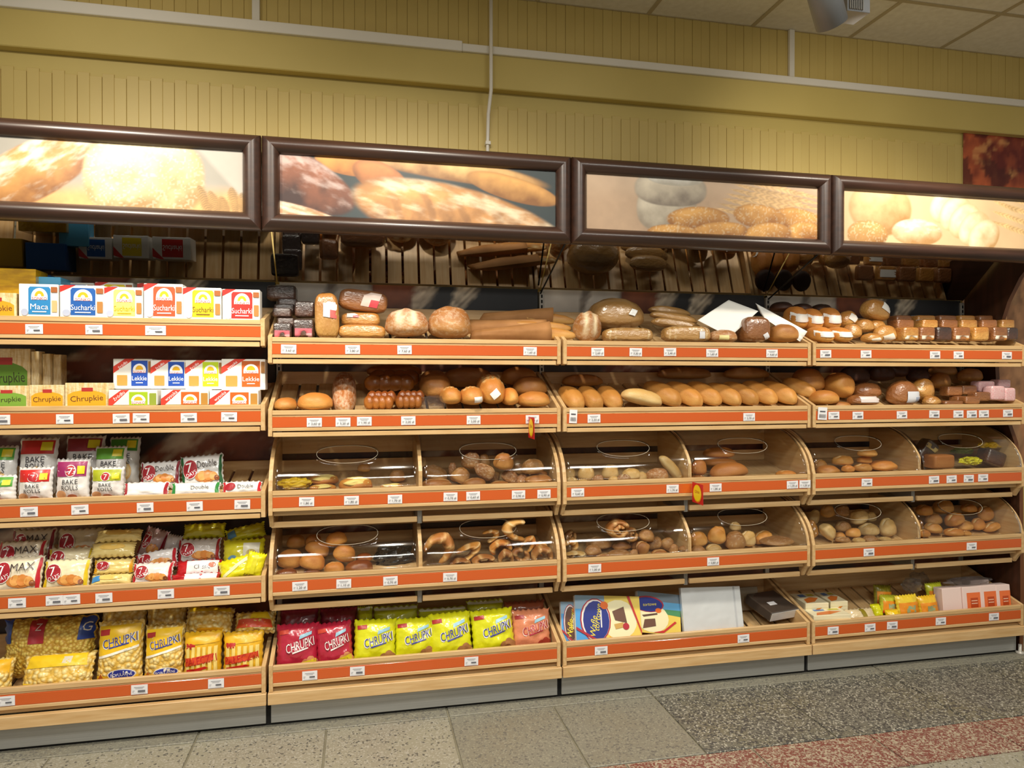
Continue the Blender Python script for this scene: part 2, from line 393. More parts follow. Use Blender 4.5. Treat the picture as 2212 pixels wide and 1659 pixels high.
def print_panel(name, X, Y, img, mt):
    """grid mesh carrying the painted photo as vertex colours; origin at its lower left corner, facing -y"""
    ny, nx = X.shape
    v = np.stack([X.ravel(), np.zeros(X.size), Y.ravel()], -1)
    i = np.arange(nx*ny).reshape(ny, nx)
    f = np.stack([i[:-1, :-1].ravel(), i[:-1, 1:].ravel(), i[1:, 1:].ravel(), i[1:, :-1].ravel()], -1)
    me = bpy.data.meshes.new(name)
    me.vertices.add(len(v)); me.vertices.foreach_set('co', v.ravel())
    me.loops.add(f.size); me.loops.foreach_set('vertex_index', f.ravel().astype(np.int32))
    me.polygons.add(len(f)); me.polygons.foreach_set('loop_start', (np.arange(len(f))*4).astype(np.int32))
    me.update(calc_edges=True)
    a = me.color_attributes.new('Col', 'FLOAT_COLOR', 'POINT')
    rgba = np.concatenate([np.clip(img, 0, 1).reshape(-1, 3), np.ones((X.size, 1))], 1)
    a.data.foreach_set('color', rgba.ravel().astype(np.float32))
    me.materials.append(mt)
    return me

# ---- lettering and printed shapes
_txt = {}
def text2d(s, shear=0.0):
    """triangulated outline of a text, cap height 1, centred on x"""
    k = (s, shear)
    if k in _txt: return _txt[k]
    c = bpy.data.curves.new('lettering', 'FONT'); c.body = s; c.size = 1.4; c.resolution_u = 2; c.shear = shear
    o = bpy.data.objects.new('lettering', c)
    me = o.to_mesh()
    V = [(v.co.x, v.co.y) for v in me.vertices]; F = [tuple(p.vertices) for p in me.polygons]
    o.to_mesh_clear(); bpy.data.objects.remove(o); bpy.data.curves.remove(c)
    xs = [v[0] for v in V]; cx = (min(xs)+max(xs))/2; w = max(xs)-min(xs)
    _txt[k] = ([(x-cx, y) for x, y in V], F, w)
    return _txt[k]

def ell(cu, cv, ru, rv, n=18, a0=0, a1=360):
    return [(cu+ru*math.cos((a0+(a1-a0)*i/n)*D2R), cv+rv*math.sin((a0+(a1-a0)*i/n)*D2R)) for i in range(n if a1-a0 >= 360 else n+1)]
def decals(name, items, W, H, surf, fine=False, step=0.0006):
    """items drawn on a face of size W x H (u,v in 0..1); surf(u,v,off) gives the local point"""
    bm = bmesh.new(); mats = []; 
    for k, it in enumerate(items):
        kind = it[0]
        if kind == 'r': P = [(it[1], it[2]), (it[3], it[2]), (it[3], it[4]), (it[1], it[4])]; col = it[5]; F = [(0, 1, 2, 3)]
        elif kind == 'e': P = ell(*it[1:5]); col = it[5]; F = [tuple(range(len(P)))]
        elif kind == 'a': P = ell(*it[1:5], a0=0, a1=180); col = it[5]; F = [tuple(range(len(P)))]
        elif kind == 'p': P = it[1]; col = it[2]; F = [tuple(range(len(P)))]
        elif kind == 't':                      # text, cu, cv, cap height (of H), colour, rotation, max width (of W)
            V, F, w = text2d(it[1], it[8] if len(it) > 8 else 0.0)
            h = it[4]*H; sx = h
            if len(it) > 7 and it[7] and w*h > it[7]*W: sx = it[7]*W/w
            r = (it[6] if len(it) > 6 else 0)*D2R; c, s = math.cos(r), math.sin(r)
            P = [(it[2]+(x*sx*c-(y-0.5)*h*s)/W, it[3]+(x*sx*s+(y-0.5)*h*c)/H) for x, y in V]; col = it[5]
        M = ink(col)
        if M not in mats: mats.append(M)
        b2 = bmesh.new(); vs_ = [b2.verts.new((u*W, v*H, 0)) for u, v in P]
        for f_ in F:
            try: b2.faces.new([vs_[i] for i in f_])
            except ValueError: pass
        if fine:
            bmesh.ops.triangulate(b2, faces=b2.faces[:])
            lim = 0.022 if kind == 't' else 0.02
            for _ in range(4):
                es = [e for e in b2.edges if e.calc_length() > lim]
                if not es: break
                bmesh.ops.subdivide_edges(b2, edges=es, cuts=1)
                bmesh.ops.triangulate(b2, faces=[f_ for f_ in b2.faces if len(f_.verts) > 3])
        mp = {}
        for v in b2.verts: mp[v] = bm.verts.new(surf(v.co.x/W, v.co.y/H, step*(k+1)))
        for f_ in b2.faces:
            try:
                nf = bm.faces.new([mp[v] for v in f_.verts]); nf.material_index = mats.index(M); nf.smooth = fine
            except ValueError: pass
        b2.free()
    for f_ in bm.faces:
        f_.normal_update()
        if f_.normal.y > 0: f_.normal_flip()
    me = bpy.data.meshes.new(name); bm.to_mesh(me); bm.free()
    for M in mats: me.materials.append(M)
    return me
# ================================================================ THE ROOM
WALL = 0.46; CEIL = 3.345
XL, XR = -2.6, 5.8
floor = box('floor', XL, XR, -5.2, WALL+0.1, -0.06, -0.006, cement, bev=0)
tag(floor, 'grey cement bed between the terrazzo floor slabs', 'floor', kind='structure')
slabx = [-2.3, -1.8, -1.29, -0.78, -0.27, 0.235, 0.74, 1.2, 1.67, 2.24, 2.88, 3.42, 3.98, 4.55, 5.1, 5.7]
frel = tuple(floor.location)
def slab_row(y0, y1, pick, xs):
    for i, (a, b) in enumerate(zip(xs, xs[1:])):
        box('floor_slab', a+0.004, b-0.004, y0+0.004, y1-0.004, -0.03, 0.0, pick(a), floor, bev=0.002, rel=frel)
slab_row(-0.035, WALL, lambda a: terr[1], slabx[::2])
slab_row(-0.54, -0.035, lambda a: terr[0] if a < 0.7 else (terr[1] if a < 1.6 else terr[2]), slabx)
redx = [-2.3+0.52*i for i in range(16)]
slab_row(-0.775, -0.54, lambda a: terr[3], redx)
y = -0.775
for k in range(6):
    slab_row(y-0.5, y, lambda a: terr[1] if k % 2 else terr[0], slabx); y -= 0.5

wall = box('wall_back', XL, XR, WALL, WALL+0.12, 0, CEIL, creamb, bev=0)
tag(wall, 'cream panelled shop wall behind the bread shelves', 'wall', kind='structure')
wrel = tuple(wall.location)
BEAM0, BEAM1 = 2.865, 3.03
n = 0
x = -1.5
while x < 5.3:
    d = 0.0045 if n % 2 else 0.0065
    box('wall_plank', x+0.0004, x+0.0496, WALL-d, WALL, 1.8, 2.80 if n % 2 else 2.785, cream, wall, bev=0.0012, rel=wrel)
    box('wall_plank', x+0.0004, x+0.0496, WALL-d, WALL, BEAM1, CEIL-0.004, cream, wall, bev=0.0012, rel=wrel)
    x += 0.05; n += 1
b = box('trim_1', XL, XR, WALL-0.055, WALL, BEAM0, BEAM1, creamb, bev=0.004)
tag(b, 'cream boxed beam running along the wall under the white cable duct', 'beam', kind='structure')
b = box('trim_2', XL, 0.86, WALL-0.075, WALL-0.008, 3.025, 3.075, whitepl, bev=0.003)
tag(b, 'wider white cable duct on the beam, running to the left of the joint', 'cable duct', kind='structure')
b = box('trim_3', 0.86, XR, WALL-0.07, WALL-0.008, 3.028, 3.066, whitepl, bev=0.003)
tag(b, 'narrow white cable duct on the beam, running to the right of the joint', 'cable duct', kind='structure')
for i, (px, w) in enumerate(((553, 0.034), (1710, 0.03))):
    xx = aty(px, 60, WALL-0.02)[0]
    b = box('trim_%d' % (4+i), xx-w/2, xx+w/2, WALL-0.028, WALL-0.008, 3.07, CEIL-0.004, whitepl, bev=0.002)
    tag(b, ('upright white duct between cable duct and ceiling, above the wider duct', 'upright white duct between cable duct and ceiling, above the narrow duct')[i], 'cable duct', kind='structure')
# thin cable pipe that hangs down the wall
xx = aty(1060, 100, WALL-0.08)[0]
pr = empty('cable_pipe', (xx, WALL-0.09, 2.2)); tag(pr, 'thin white vertical cable pipe hanging down the cream wall behind the signs', 'pipe')
rl = tuple(pr.location)
tube('conduit', [(xx, WALL-0.088, CEIL-0.004), (xx, WALL-0.088, 2.84), (xx-0.006, WALL-0.045, 2.74), (xx-0.006, WALL-0.025, 2.6), (xx-0.004, WALL-0.025, 2.2)], 0.009, whitepl, pr, rl)
box('clip', xx-0.018, xx+0.008, WALL-0.04, WALL-0.01, 2.595, 2.612, whitepl, pr, rel=rl)
for zz in (2.2, 3.0): pass

ceiling = box('ceiling', XL, XR, -5.2, WALL, CEIL+0.012, CEIL+0.05, ceilm, bev=0)
tag(ceiling, 'suspended ceiling of beige mineral tiles in a grid', 'ceiling', kind='structure')
crel = tuple(ceiling.location)
gx = [-2.33+0.6*i for i in range(14)]; gy = [WALL, 0.06]+[0.06-0.6*i for i in range(1, 9)]
gx = [v-0.02 for v in gx]
for a, b_ in zip(gx, gx[1:]):
    for c, d in zip(gy, gy[1:]):
        box('ceiling_tile', a+0.008, b_-0.008, d+0.008, c-0.008, CEIL, CEIL+0.012, ceilm, ceiling, bev=0.002, rel=crel)
gridm = mat('ceiling_grid_bar', 'b5a582', 0.5)
for a in gx: box('grid_bar', a-0.011, a+0.011, gy[-1], gy[0], CEIL-0.004, CEIL, gridm, ceiling, bev=0, rel=crel)
for c in gy: box('grid_bar', gx[0], gx[-1], c-0.011, c+0.011, CEIL-0.004, CEIL, gridm, ceiling, bev=0, rel=crel)

# crust photo on the wall beyond the shelves
def wall_poster():
    w, h = 1.75, 2.02
    X, Y, im = canvas(w, h, 70)
    n1 = fbm(X, Y, 5, 11); n2 = fbm(X*1.4, Y*0.8, 16, 17)
    t = np.clip((n1-0.3)*1.6+(n2-0.5)*1.2, 0, 1)
    im = lin('6a1c14')*(1-t[..., None])+lin('d0683a')*t[..., None]
    k = sm(0.62, 0.75, fbm(X, Y, 11, 29)); im = blend(im, k*0.7, lin('e0a060'))
    k = sm(0.60, 0.66, fbm(X, Y, 8, 37)); im = blend(im, k*0.8, lin('4c120e'))
    k = (1-sm(1.1, 1.35, Y))*0.75; im = blend(im, k, lin('a8835c')*(0.15+1.3*n2[..., None]))
    me = print_panel('wall_poster', X, Y, im, printmat)
    o = link(bpy.data.objects.new('wall_poster', me)); o.location = (3.80, WALL-0.012, 0.92)
    tag(o, 'large brown bread crust photo poster on the wall beside the last bay', 'poster')
wall_poster()

# track spotlight under the ceiling
lx, ly = 2.05, -0.78
sp_ = empty('track_spotlight', (lx, ly, CEIL-0.03)); tag(sp_, 'grey cylindrical track spotlight with ribbed ballast box under the ceiling', 'spotlight')
rl = tuple(sp_.location)
box('track', lx-0.9, lx+0.9, ly-0.02, ly+0.02, CEIL-0.03, CEIL-0.004, lampgrey, sp_, rel=rl)
p1 = aty(1797, 52, ly); p0 = aty(1762, -75, ly-0.08)
ax = Vector(p1)-Vector(p0)
def lampcyl():
    d = ax.normalized(); a = d.orthogonal().normalized(); bb = d.cross(a); s = 28; L = ax.length
    V = []; F = []
    prof = [(0.001, 0), (0.05, 0.0), (0.054, 0.012), (0.054, L), (0.049, L), (0.049, L-0.05), (0.001, L-0.06)]
    for r_, t_ in prof:
        for k in range(s):
            q = Vector(p0)+d*t_+(a*math.cos(2*math.pi*k/s)+bb*math.sin(2*math.pi*k/s))*r_
            V.append(q-Vector(rl))
    for i in range(len(prof)-1):
        for k in range(s): F.append((i*s+k, i*s+(k+1) % s, (i+1)*s+(k+1) % s, (i+1)*s+k))
    me = mesh('lamp_head', V, F, lampgrey, smooth=True)
    link(bpy.data.objects.new('lamp_head', me), sp_)
lampcyl()
q = aty(1838, 25, ly+0.06)
bx0, bx1 = q[0]-0.045, q[0]+0.05
bal = box('ballast_box', bx0, bx1, ly+0.02, ly+0.11, q[2]-0.02, CEIL-0.05, lampgrey, sp_, rel=rl)
blr = [rl[i]+bal.location[i] for i in range(3)]
for k in range(8):
    xx = bx0+0.006+k*0.0075
    box('cooling_fin', xx, xx+0.003, ly+0.012, ly+0.02, q[2]-0.015, CEIL-0.06, greymetal, bal, rel=blr, bev=0)
box('mounting_stem', lx-0.01, lx+0.01, ly-0.01, ly+0.01, CEIL-0.5, CEIL-0.03, lampgrey, sp_, rel=rl)

# ================================================================ SHELVING
W = 1.25
ZT = {0: (1.677, 1.333, 0.979, 0.634, 0.262)}
for b_ in (1, 2, 3): ZT[b_] = (1.608, 1.308, 0.979, 0.634, 0.262)
BACK = 0.40
def slope(bay, row):
    if bay == 0: return 0.22
    return 0.20 if row in (2, 3) else (0.32 if row == 4 else 0.42)
def fl(bay, row, y):
    return ZT[bay][row]-((0.026, 0.026, 0.036, 0.05, 0.075)[row] if bay == 0 else (0.048, 0.05, 0.048, 0.048, 0.085)[row])+slope(bay, row)*y
def binarc(zt, n=14, a1=82):
    ry, rz = 0.345, 0.215
    return [(0.35-ry*math.cos(a*D2R), zt-0.002+rz*math.sin(a*D2R)) for a in [a1*i/n for i in range(n+1)]]

def backprint(seed, w, h):
    X, Y, im = canvas(w, h, 64)
    n1 = fbm(X, Y, 3, seed)
    im = lin('23201f')*(1-n1[..., None])+lin('4a3a34')*n1[..., None]
    for k, (cx, cy, rx, ry, dg, hi, lo) in enumerate(((0.2, 0.5, .4, .2, 20, '8a4a2c', '3c1a12'), (0.9, 0.35, .45, .22, -15, '9c5a34', '4a2014'),
             (0.95, 0.95, .42, .2, 28, 'a05a3c', '52241a'), (0.15, 1.1, .35, .18, -10, '7a3d2c', '3c1814'), (0.75, 1.42, .45, .14, 10, '8a4a34', '45201a'))):
        im = p_loaf(im, X, Y, cx, cy, rx, ry, dg, hi, lo, flour=0.3, seed=seed+k*3)
    # sack cloth, loaf and wheat ears at the height of the top shelf
    k = sm(1.60, 1.64, Y)
    t = fbm(X, Y, 12, seed+5)
    im = blend(im, k, lin('2c2e33')*(0.6+0.6*t[..., None]))
    im = blend(im, k*(1-sm(0.38, 0.46, X+0.1*(t-0.5))), lin('e4ddd2')*(0.75+0.5*t[..., None]))
    im = p_wheat(im, X, Y, 0.20, 1.66, 0.28, 1.93, 0.035, '8a7a6a', '4a3c34')
    im = p_loaf(im, X, Y, 0.55, 1.76, 0.13, 0.15, 0, 'b0643c', '5a2c1c', seed=seed+31)
    im = p_wheat(im, X, Y, 0.60, 1.62, 0.76, 1.94, 0.07, 'f4e8d0', '6c5a48')
    im = p_wheat(im, X, Y, 0.78, 1.62, 0.96, 1.92, 0.07, 'f4e8d0', '6c5a48')
    return print_panel('back_panel', X, Y, im, printmat)

BAYNAME = ('packaged rusks and snacks bay', 'bread bay beside the packaged snacks', 'bread bay with the long white loaves', 'bread bay next to the brown end panel')
bays = []
rimm = mat('polished_acrylic_edge', 'cfc6b0', 0.15, coat=0.6)
upm = mat('upright_grey', 'b9b4ab', 0.4, metal=0.3)
def acrylic_cover(parent, x0, x1, zt, rel):
    arc = [(y-0.004, z+0.004) for y, z in binarc(zt, 24, 74)]
    ds = [0]
    for (a, b), (c, d) in zip(arc, arc[1:]): ds.append(ds[-1]+math.hypot(c-a, d-b))
    Lh = ds[-1]
    def at(v):
        s = v*Lh
        return float(np.interp(s, ds, [a for a, _ in arc])), float(np.interp(s, ds, [b for _, b in arc]))
    w = x1-x0; N = 72
    cu, cv, hu, hv = w*0.5, Lh*0.47, w*0.215, Lh*0.155
    def hole(t):
        a = 2*math.pi*t; c, s = math.cos(a), math.sin(a); e = 0.42
        return cu+hu*math.copysign(abs(c)**(2*e), c), cv+hv*math.copysign(abs(s)**0.95, s)
    def outer(t):
        a = 2*math.pi*t; c, s = math.cos(a), math.sin(a)
        k = min((w/2)/max(abs(c), 1e-6)/w, (0.5)/max(abs(s), 1e-6))
        return cu+c*k*w, Lh/2+s*k*Lh
    V = []; F = []; M_ = 9
    for j in range(M_+1):
        f_ = j/M_
        for i in range(N):
            a = hole(i/N); b = outer(i/N)
            u = a[0]*(1-f_)+b[0]*f_; v = a[1]*(1-f_)+b[1]*f_
            yy, zz = at(min(max(v/Lh, 0), 1))
            V.append((x0+u-rel[0], yy-rel[1], zz-rel[2]))
    for j in range(M_):
        for i in range(N): F.append((j*N+i, j*N+(i+1) % N, (j+1)*N+(i+1) % N, (j+1)*N+i))
    me = mesh('clear_cover', V, F, acrylic, smooth=True)
    o = link(bpy.data.objects.new('clear_cover', me), parent)
    s_ = o.modifiers.new('thickness', 'SOLIDIFY'); s_.thickness = 0.003; s_.offset = 0
    rim = [V[i] for i in range(N)]+[V[0]]
    tube('hole_rim', rim, 0.0013, rimm, parent, seg=5)
    return o

for bi in range(4):
    x0, x1 = (bi-1)*W, bi*W
    root = empty('shelving_bay', ((x0+x1)/2, 0.2, 0)); bays.append(root)
    tag(root, ('beech shelving bay with five orange price rails holding packaged rusks and snacks',
               'beech shelving bay with covered roll bins, beside the packaged snack bay',
               'beech shelving bay with covered roll bins, between two other bread bays',
               'beech shelving bay with covered roll bins, against the dark brown end panel')[bi], 'shelving')
    R = tuple(root.location)
    a, c = x0+0.006, x1-0.006
    # base
    box('base_board', x0+0.003, x1-0.003, -0.012, 0.012, 0.108, 0.155, wood, root, rel=R)
    box('kick_plate', x0+0.010, x1-0.010, 0.038, 0.05, 0.012, 0.106, steel, root, rel=R)
    box('plinth_shadow_strip', x0, x1, 0.05, 0.06, 0.0, 0.11, black, root, bev=0, rel=R)  # black strip standing in for the shade behind the kick plate
    me = backprint(100+bi*13, x1-x0-0.02, 1.784)
    o = link(bpy.data.objects.new('back_panel', me), root); o.location = (x0+0.01-R[0], BACK-R[1], 0.1)
    box('back_sheet', x0+0.01, x1-0.01, BACK+0.002, BACK+0.03, 0.1, 1.884, blackmetal, root, rel=R, bev=0)
    for xx in ((x0+0.008,) if bi < 3 else (x0+0.008, x1-0.008)):
        u_ = box('upright', xx-0.012, xx+0.012, BACK-0.012, BACK+0.03, 0.0, 1.872, upm, root, rel=R)
        ur = [R[i]+u_.location[i] for i in range(3)]
        bm = bmesh.new()
        for k in range(18):
            q_ = bmesh.ops.create_cube(bm, size=1.0)
            for v in q_['verts']: v.co = Vector((v.co.x*0.008, v.co.y*0.002-0.0215, v.co.z*0.016+0.62+k*0.0165*0+k*0.026-0.15))
        sm_ = bpy.data.meshes.new('slots'); bm.to_mesh(sm_); bm.free(); sm_.materials.append(black)
        s_ = link(bpy.data.objects.new('slots', sm_), u_); s_['kind'] = 'stuff'
    for r in range(5):
        zt = ZT[bi][r]; s = slope(bi, r); isbin = bi > 0 and r in (2, 3)
        z0 = fl(bi, r, 0)
        if isbin:
            tr = prism('shelf_tray', [(0.016, z0-0.016), (0.016, z0), (0.385, fl(bi, r, 0.385)), (0.385, fl(bi, r, 0.385)-0.016)], a, c, woody, root, R)
        else:
            tr = prism('shelf_tray', [(0.02, z0-0.03), (0.02, z0-0.016), (0.06, fl(bi, r, 0.06)-0.014), (0.06, fl(bi, r, 0.06)-0.03)], a, c, wood, root, R)
        T = tuple(R[i]+tr.location[i] for i in range(3))
        sp = 0.016
        box('top_rail', a+sp, c-sp, 0.0, 0.016, zt-0.019, zt, wood, tr, rel=T)
        box('groove_rail', a+sp, c-sp, 0.004, 0.016, zt-0.0265, zt-0.019, wood, tr, rel=T, bev=0)
        box('price_strip', a+sp, c-sp, 0.001, 0.014, zt-0.070, zt-0.0275, orange, tr, rel=T, bev=0.0008)
        box('lower_rail', a+sp, c-sp, 0.0, 0.016, zt-0.085, zt-0.071, wood, tr, rel=T)
        if isbin:
            box('recessed_rail', a+sp, c-sp, 0.03, 0.045, zt-0.108, zt-0.084, wood, tr, rel=T)
            mid = (x0+x1)/2
            for u0, u1 in ((x0+0.012, mid-0.012), (mid+0.012, x1-0.03)):
                box('hanging_slat', u0, u1, 0.045, 0.06, zt-0.160, zt-0.137, wood, tr, rel=T)
            box('centre_bracket', mid-0.01, mid+0.01, 0.06, 0.30, zt-0.17, zt-0.10, greymetal, tr, rel=T)
        elif r < 4:
            box('bottom_slat', a+sp+0.002, c-sp-0.004, 0.004, 0.02, zt-0.109, zt-0.090, wood, tr, rel=T)
        # sides
        yb = 0.388
        if isbin:
            arc = binarc(zt)
            prof = [(0.0, zt-0.10), (0.0, zt)] + arc[1:] + [(yb, arc[-1][1]), (yb, zt-0.05), (0.07, zt-0.105), (0.06, zt-0.15), (0.045, zt-0.155), (0.02, zt-0.115)]
        elif r == 4:
            prof = [(0.0, zt-0.105), (0.0, zt+0.002), (yb, zt+0.002+s*yb), (yb, fl(bi, r, yb)-0.03)]
        else:
            prof = [(0.0, zt-0.105), (0.0, zt+0.002), (yb, zt+0.002+s*yb), (yb, fl(bi, r, yb)-0.03), (0.04, zt-0.11)]
        for u0 in (a, c-sp):
            prism('side_panel', prof, u0, u0+sp, woody, tr, T)
        if isbin:
            mid = (x0+x1)/2
            prism('divider', [(0.017, z0)] + [(y_, z_) for y_, z_ in binarc(zt) if y_ > 0.017] + [(yb-0.02, arc[-1][1]), (yb-0.02, fl(bi, r, yb-0.02))], mid-0.008, mid+0.008, woody, tr, T)
            acrylic_cover(tr, a+sp+0.001, mid-0.009, zt, T)
            acrylic_cover(tr, mid+0.009, c-sp-0.001, zt, T)
            box('back_board', a+sp, c-sp, 0.372, 0.384, fl(bi, r, 0.38), fl(bi, r, 0.38)+0.055, wood, tr, rel=T)
            box('back_board', a+sp, c-sp, 0.372, 0.384, fl(bi, r, 0.38)+0.085, fl(bi, r, 0.38)+0.185, wood, tr, rel=T)
        else:
            h = zt+s*yb
            box('back_board', a+sp, c-sp, 0.374, 0.386, fl(bi, r, 0.38)-0.01, h, wood, tr, rel=T)
            # slatted floor, boards running front to back
            ang = math.atan(s); L = 0.355/math.cos(ang)
            n_ = 15; pw = (c-a-2*sp)/n_
            for k in range(n_):
                o = bpy.data.objects.new('floor_slat', boxmesh('floor_slat', round(pw-0.012, 4), round(L, 4), 0.012, woody, 0.001))
                yc = 0.018+0.355/2
                o.location = (a+sp+pw*(k+0.5)-T[0], yc-T[1]+0.006*math.sin(ang), fl(bi, r, yc)-0.006*math.cos(ang)-T[2])
                o.rotation_euler = (ang, 0, 0)
                link(o, tr)

# dark brown end panel with a curved front
def end_panel():
    pts = [(0.40, 0.0), (0.045, 0.0), (0.04, 0.30), (0.05, 0.9)]
    for z, y in ((1.1, 0.08), (1.25, 0.14), (1.4, 0.19), (1.55, 0.20), (1.7, 0.18), (1.85, 0.125), (1.97, 0.055), (2.06, -0.03), (2.12, -0.10), (2.38, -0.10)): pts.append((y, z))
    pts += [(0.40, 2.38)]
    root = empty('end_panel', (3.775, 0.2, 0)); tag(root, 'dark brown curved end panel closing off the bread shelving', 'panel')
    R = tuple(root.location)
    prism('side_board', pts, 3.765, 3.787, brownpanel, root, R)
    edge = [(y-0.001, z) for y, z in pts[1:-1]]
    V = []; F = []
    for y, z in edge:
        for xx in (3.7635, 3.7885): V.append((xx-R[0], y-R[1]-0.002, z-R[2]))
    for i in range(len(edge)-1): F.append((2*i, 2*i+1, 2*i+3, 2*i+2))
    link(bpy.data.objects.new('edge_band', mesh('edge_band', V, F, mat('edge_band_brown', '6a4024', 0.4))), root)
    tube('adjustable_foot', [(3.745, 0.02, 0.0), (3.745, 0.02, 0.012), (3.745, 0.02, 0.013), (3.745, 0.02, 0.05)], [0.022, 0.02, 0.008, 0.008], upm, root, R, 12)
end_panel()

# ================================================================ HEADER SIGNS, MIRRORS
HZ0, HZ1, HY = 2.014, 2.379, -0.137
def rail(parent, R, P0, P1, inward, wd, name):
    """half-round frame moulding from P0 to P1 (outer corners), mitred at 45 degrees"""
    P0, P1, inward = Vector(P0), Vector(P1), Vector(inward); d = (P1-P0).normalized(); n = 12
    V = []; F = []
    prof = [(0.0, 0.03)]
    for i in range(n+1):
        t = i/n
        prof.append((t*wd, -0.028*math.sin(math.pi*t)**0.8))
    prof.append((wd, 0.03))
    for P, sg in ((P0, 1), (P1, -1)):
        for a, dy in prof:
            q = P+inward*a+d*sg*a+Vector((0, dy, 0)); V.append(q-Vector(R))
    k = len(prof)
    for i in range(k-1): F.append((i, i+1, k+i+1, k+i))
    F.append(tuple(range(k))); F.append(tuple(range(2*k-1, k-1, -1)))
    me = mesh(name, V, F, brownfoil, smooth=True)
    bm = bmesh.new(); bm.from_mesh(me); bmesh.ops.recalc_face_normals(bm, faces=bm.faces[:])
    for e in bm.edges:
        if len(e.link_faces) == 2 and e.calc_face_angle(0) > 0.9: e.smooth = False
    bm.to_mesh(me); bm.free()
    link(bpy.data.objects.new(name, me), parent)

def poster(i, w, h):
    X, Y, im = canvas(w, h, 330)
    n1 = fbm(X, Y, 6, 60+i); n2 = fbm(X, Y, 30, 80+i)
    if i == 0:
        im = lin('8f8a80')*(0.8+0.4*n1[..., None])
        im = blend(im, 1-sm(0.02, 0.09, Y-0.03*X+0.02*n1), lin('c99a62')*(0.8+0.4*n2[..., None]))
        im = blend(im, sm(1.08, 1.11, X+0.9*(Y-0.24)+0.15), lin('a8a096')*(0.8+0.4*n1[..., None]))
        im = p_loaf(im, X, Y, 0.52, 0.22, 0.12, 0.08, 20, 'a87444', '5a3418', seed=9)
        im = p_loaf(im, X, Y, 0.38, 0.11, 0.26, 0.10, 32, 'cc9450', '8a5424', flour=0.6, seed=12)
        im = p_loaf(im, X, Y, 0.765, 0.118, 0.21, 0.150, 0, 'e0cca0', 'a8844c', seed=21, pw=2.7, seeds=0.4)
        for k in range(5):
            im = p_wheat(im, X, Y, 1.0+0.03*k, -0.02, 0.95+0.04*k, 0.10-0.02*(k % 3), 0.03, '9a7846', '3a2a16', k)
    elif i == 1:
        im = lin('2a3436')*(0.6+0.7*n1[..., None])
        im = p_loaf(im, X, Y, 0.62, 0.225, 0.45, 0.05, -7, 'dcb070', '8e6030', seed=41, soft=0.1)
        im = p_loaf(im, X, Y, 0.27, 0.215, 0.14, 0.05, -6, 'dc9a4a', 'a8682c', seed=43)
        im = p_loaf(im, X, Y, 0.93, 0.150, 0.20, 0.050, -13, 'cc9854', '8a5a2c', seed=45)
        im = p_loaf(im, X, Y, 0.385, 0.165, 0.115, 0.060, -22, 'bc7840', '70401e', seed=47, soft=0.05)
        im = p_loaf(im, X, Y, 0.05, 0.145, 0.255, 0.105, -24, '8e5438', '3c211c', flour=0.42, seed=51, fcol='c8b0a8')
        im = p_loaf(im, X, Y, 0.06, -0.012, 0.20, 0.052, -12, 'cc946a', '9c6240', flour=0.45, seed=53)
        im = p_loaf(im, X, Y, 0.72, 0.005, 0.45, 0.135, -12, 'c08a50', '6a4426', flour=0.45, seed=57, stripes=3, fcol='ecd8b8')
        k = (1-sm(0.42, 0.72, X))*sm(0.24, 0.34, X)*(1-sm(0.10, 0.16, Y)); im = im*(1+0.35*k[..., None])
    elif i == 2:
        im = lin('c0a488')*(0.75+0.5*n1[..., None])
        im = blend(im, (1-sm(0.10, 0.2, Y-0.05*X))*0.5, lin('a5866a')*(0.8+0.4*n2[..., None]))
        im = p_loaf(im, X, Y, 0.37, 0.10, 0.14, 0.10, 0, 'd8ccb6', '9a8a76', seed=61, pw=2.6)
        im = p_loaf(im, X, Y, 0.39, 0.19, 0.17, 0.075, 0, 'd6c8b0', '8f8070', seed=63, pw=2.4)
        im = p_loaf(im, X, Y, 0.41, 0.235, 0.13, 0.03, 0, 'f0ece2', 'c5bba9', seed=65)
        for k in range(7):
            im = p_wheat(im, X, Y, 1.14, 0.03+0.026*k, 0.58+0.02*k, 0.12+0.022*k, 0.02, 'd8b078', 'a8824e', k)
        for k, (cx, cy, rx, ry, dg) in enumerate(((1.02, 0.085, .13, .05, -8), (0.82, .09, .13, .055, -4), (0.52, 0.065, .15, .055, 3), (1.05, 0.03, .09, .05, 0), (0.86, 0.015, .12, .05, 6), (0.62, 0.012, .14, .045, 6), (0.40, 0.0, .12, .035, 0))):
            im = p_loaf(im, X, Y, cx, cy, rx, ry, dg, 'dca458', '9a5c24', seed=71+k, seeds=0.28)
    else:
        im = lin('c9ab84')*(0.8+0.4*n1[..., None])
        im = p_loaf(im, X, Y, 0.20, 0.16, 0.17, 0.13, 0, 'ddb888', 'b08450', seed=91)
        im = p_loaf(im, X, Y, 0.13, 0.035, 0.11, 0.065, 0, 'd0a064', 'a0703c', seed=93, seeds=0.3)
        for k in range(5):
            im = p_loaf(im, X, Y, 0.56+0.055*k, 0.19-0.035*k, 0.10, 0.075, 38, 'f0dcb8', 'c49a64', seed=95+k)
        im = p_loaf(im, X, Y, 0.40, 0.055, 0.14, 0.065, 0, 'e8d2ac', 'b88c58', seed=99, flour=0.4)
        for k in range(4): im = p_wheat(im, X, Y, 1.14, 0.05+0.05*k, 0.82, 0.13+0.05*k, 0.02, 'd8b47c', '9a7444')
    return print_panel('poster_print', X, Y, im, printmat)
HL = ('framed header sign photo of a sesame loaf and wheat ears', 'framed header sign photo of floury ciabatta and brown loaves',
      'framed header sign photo of a flour sack and braided sesame bread', 'framed header sign photo of sliced white bread and seeded roll')
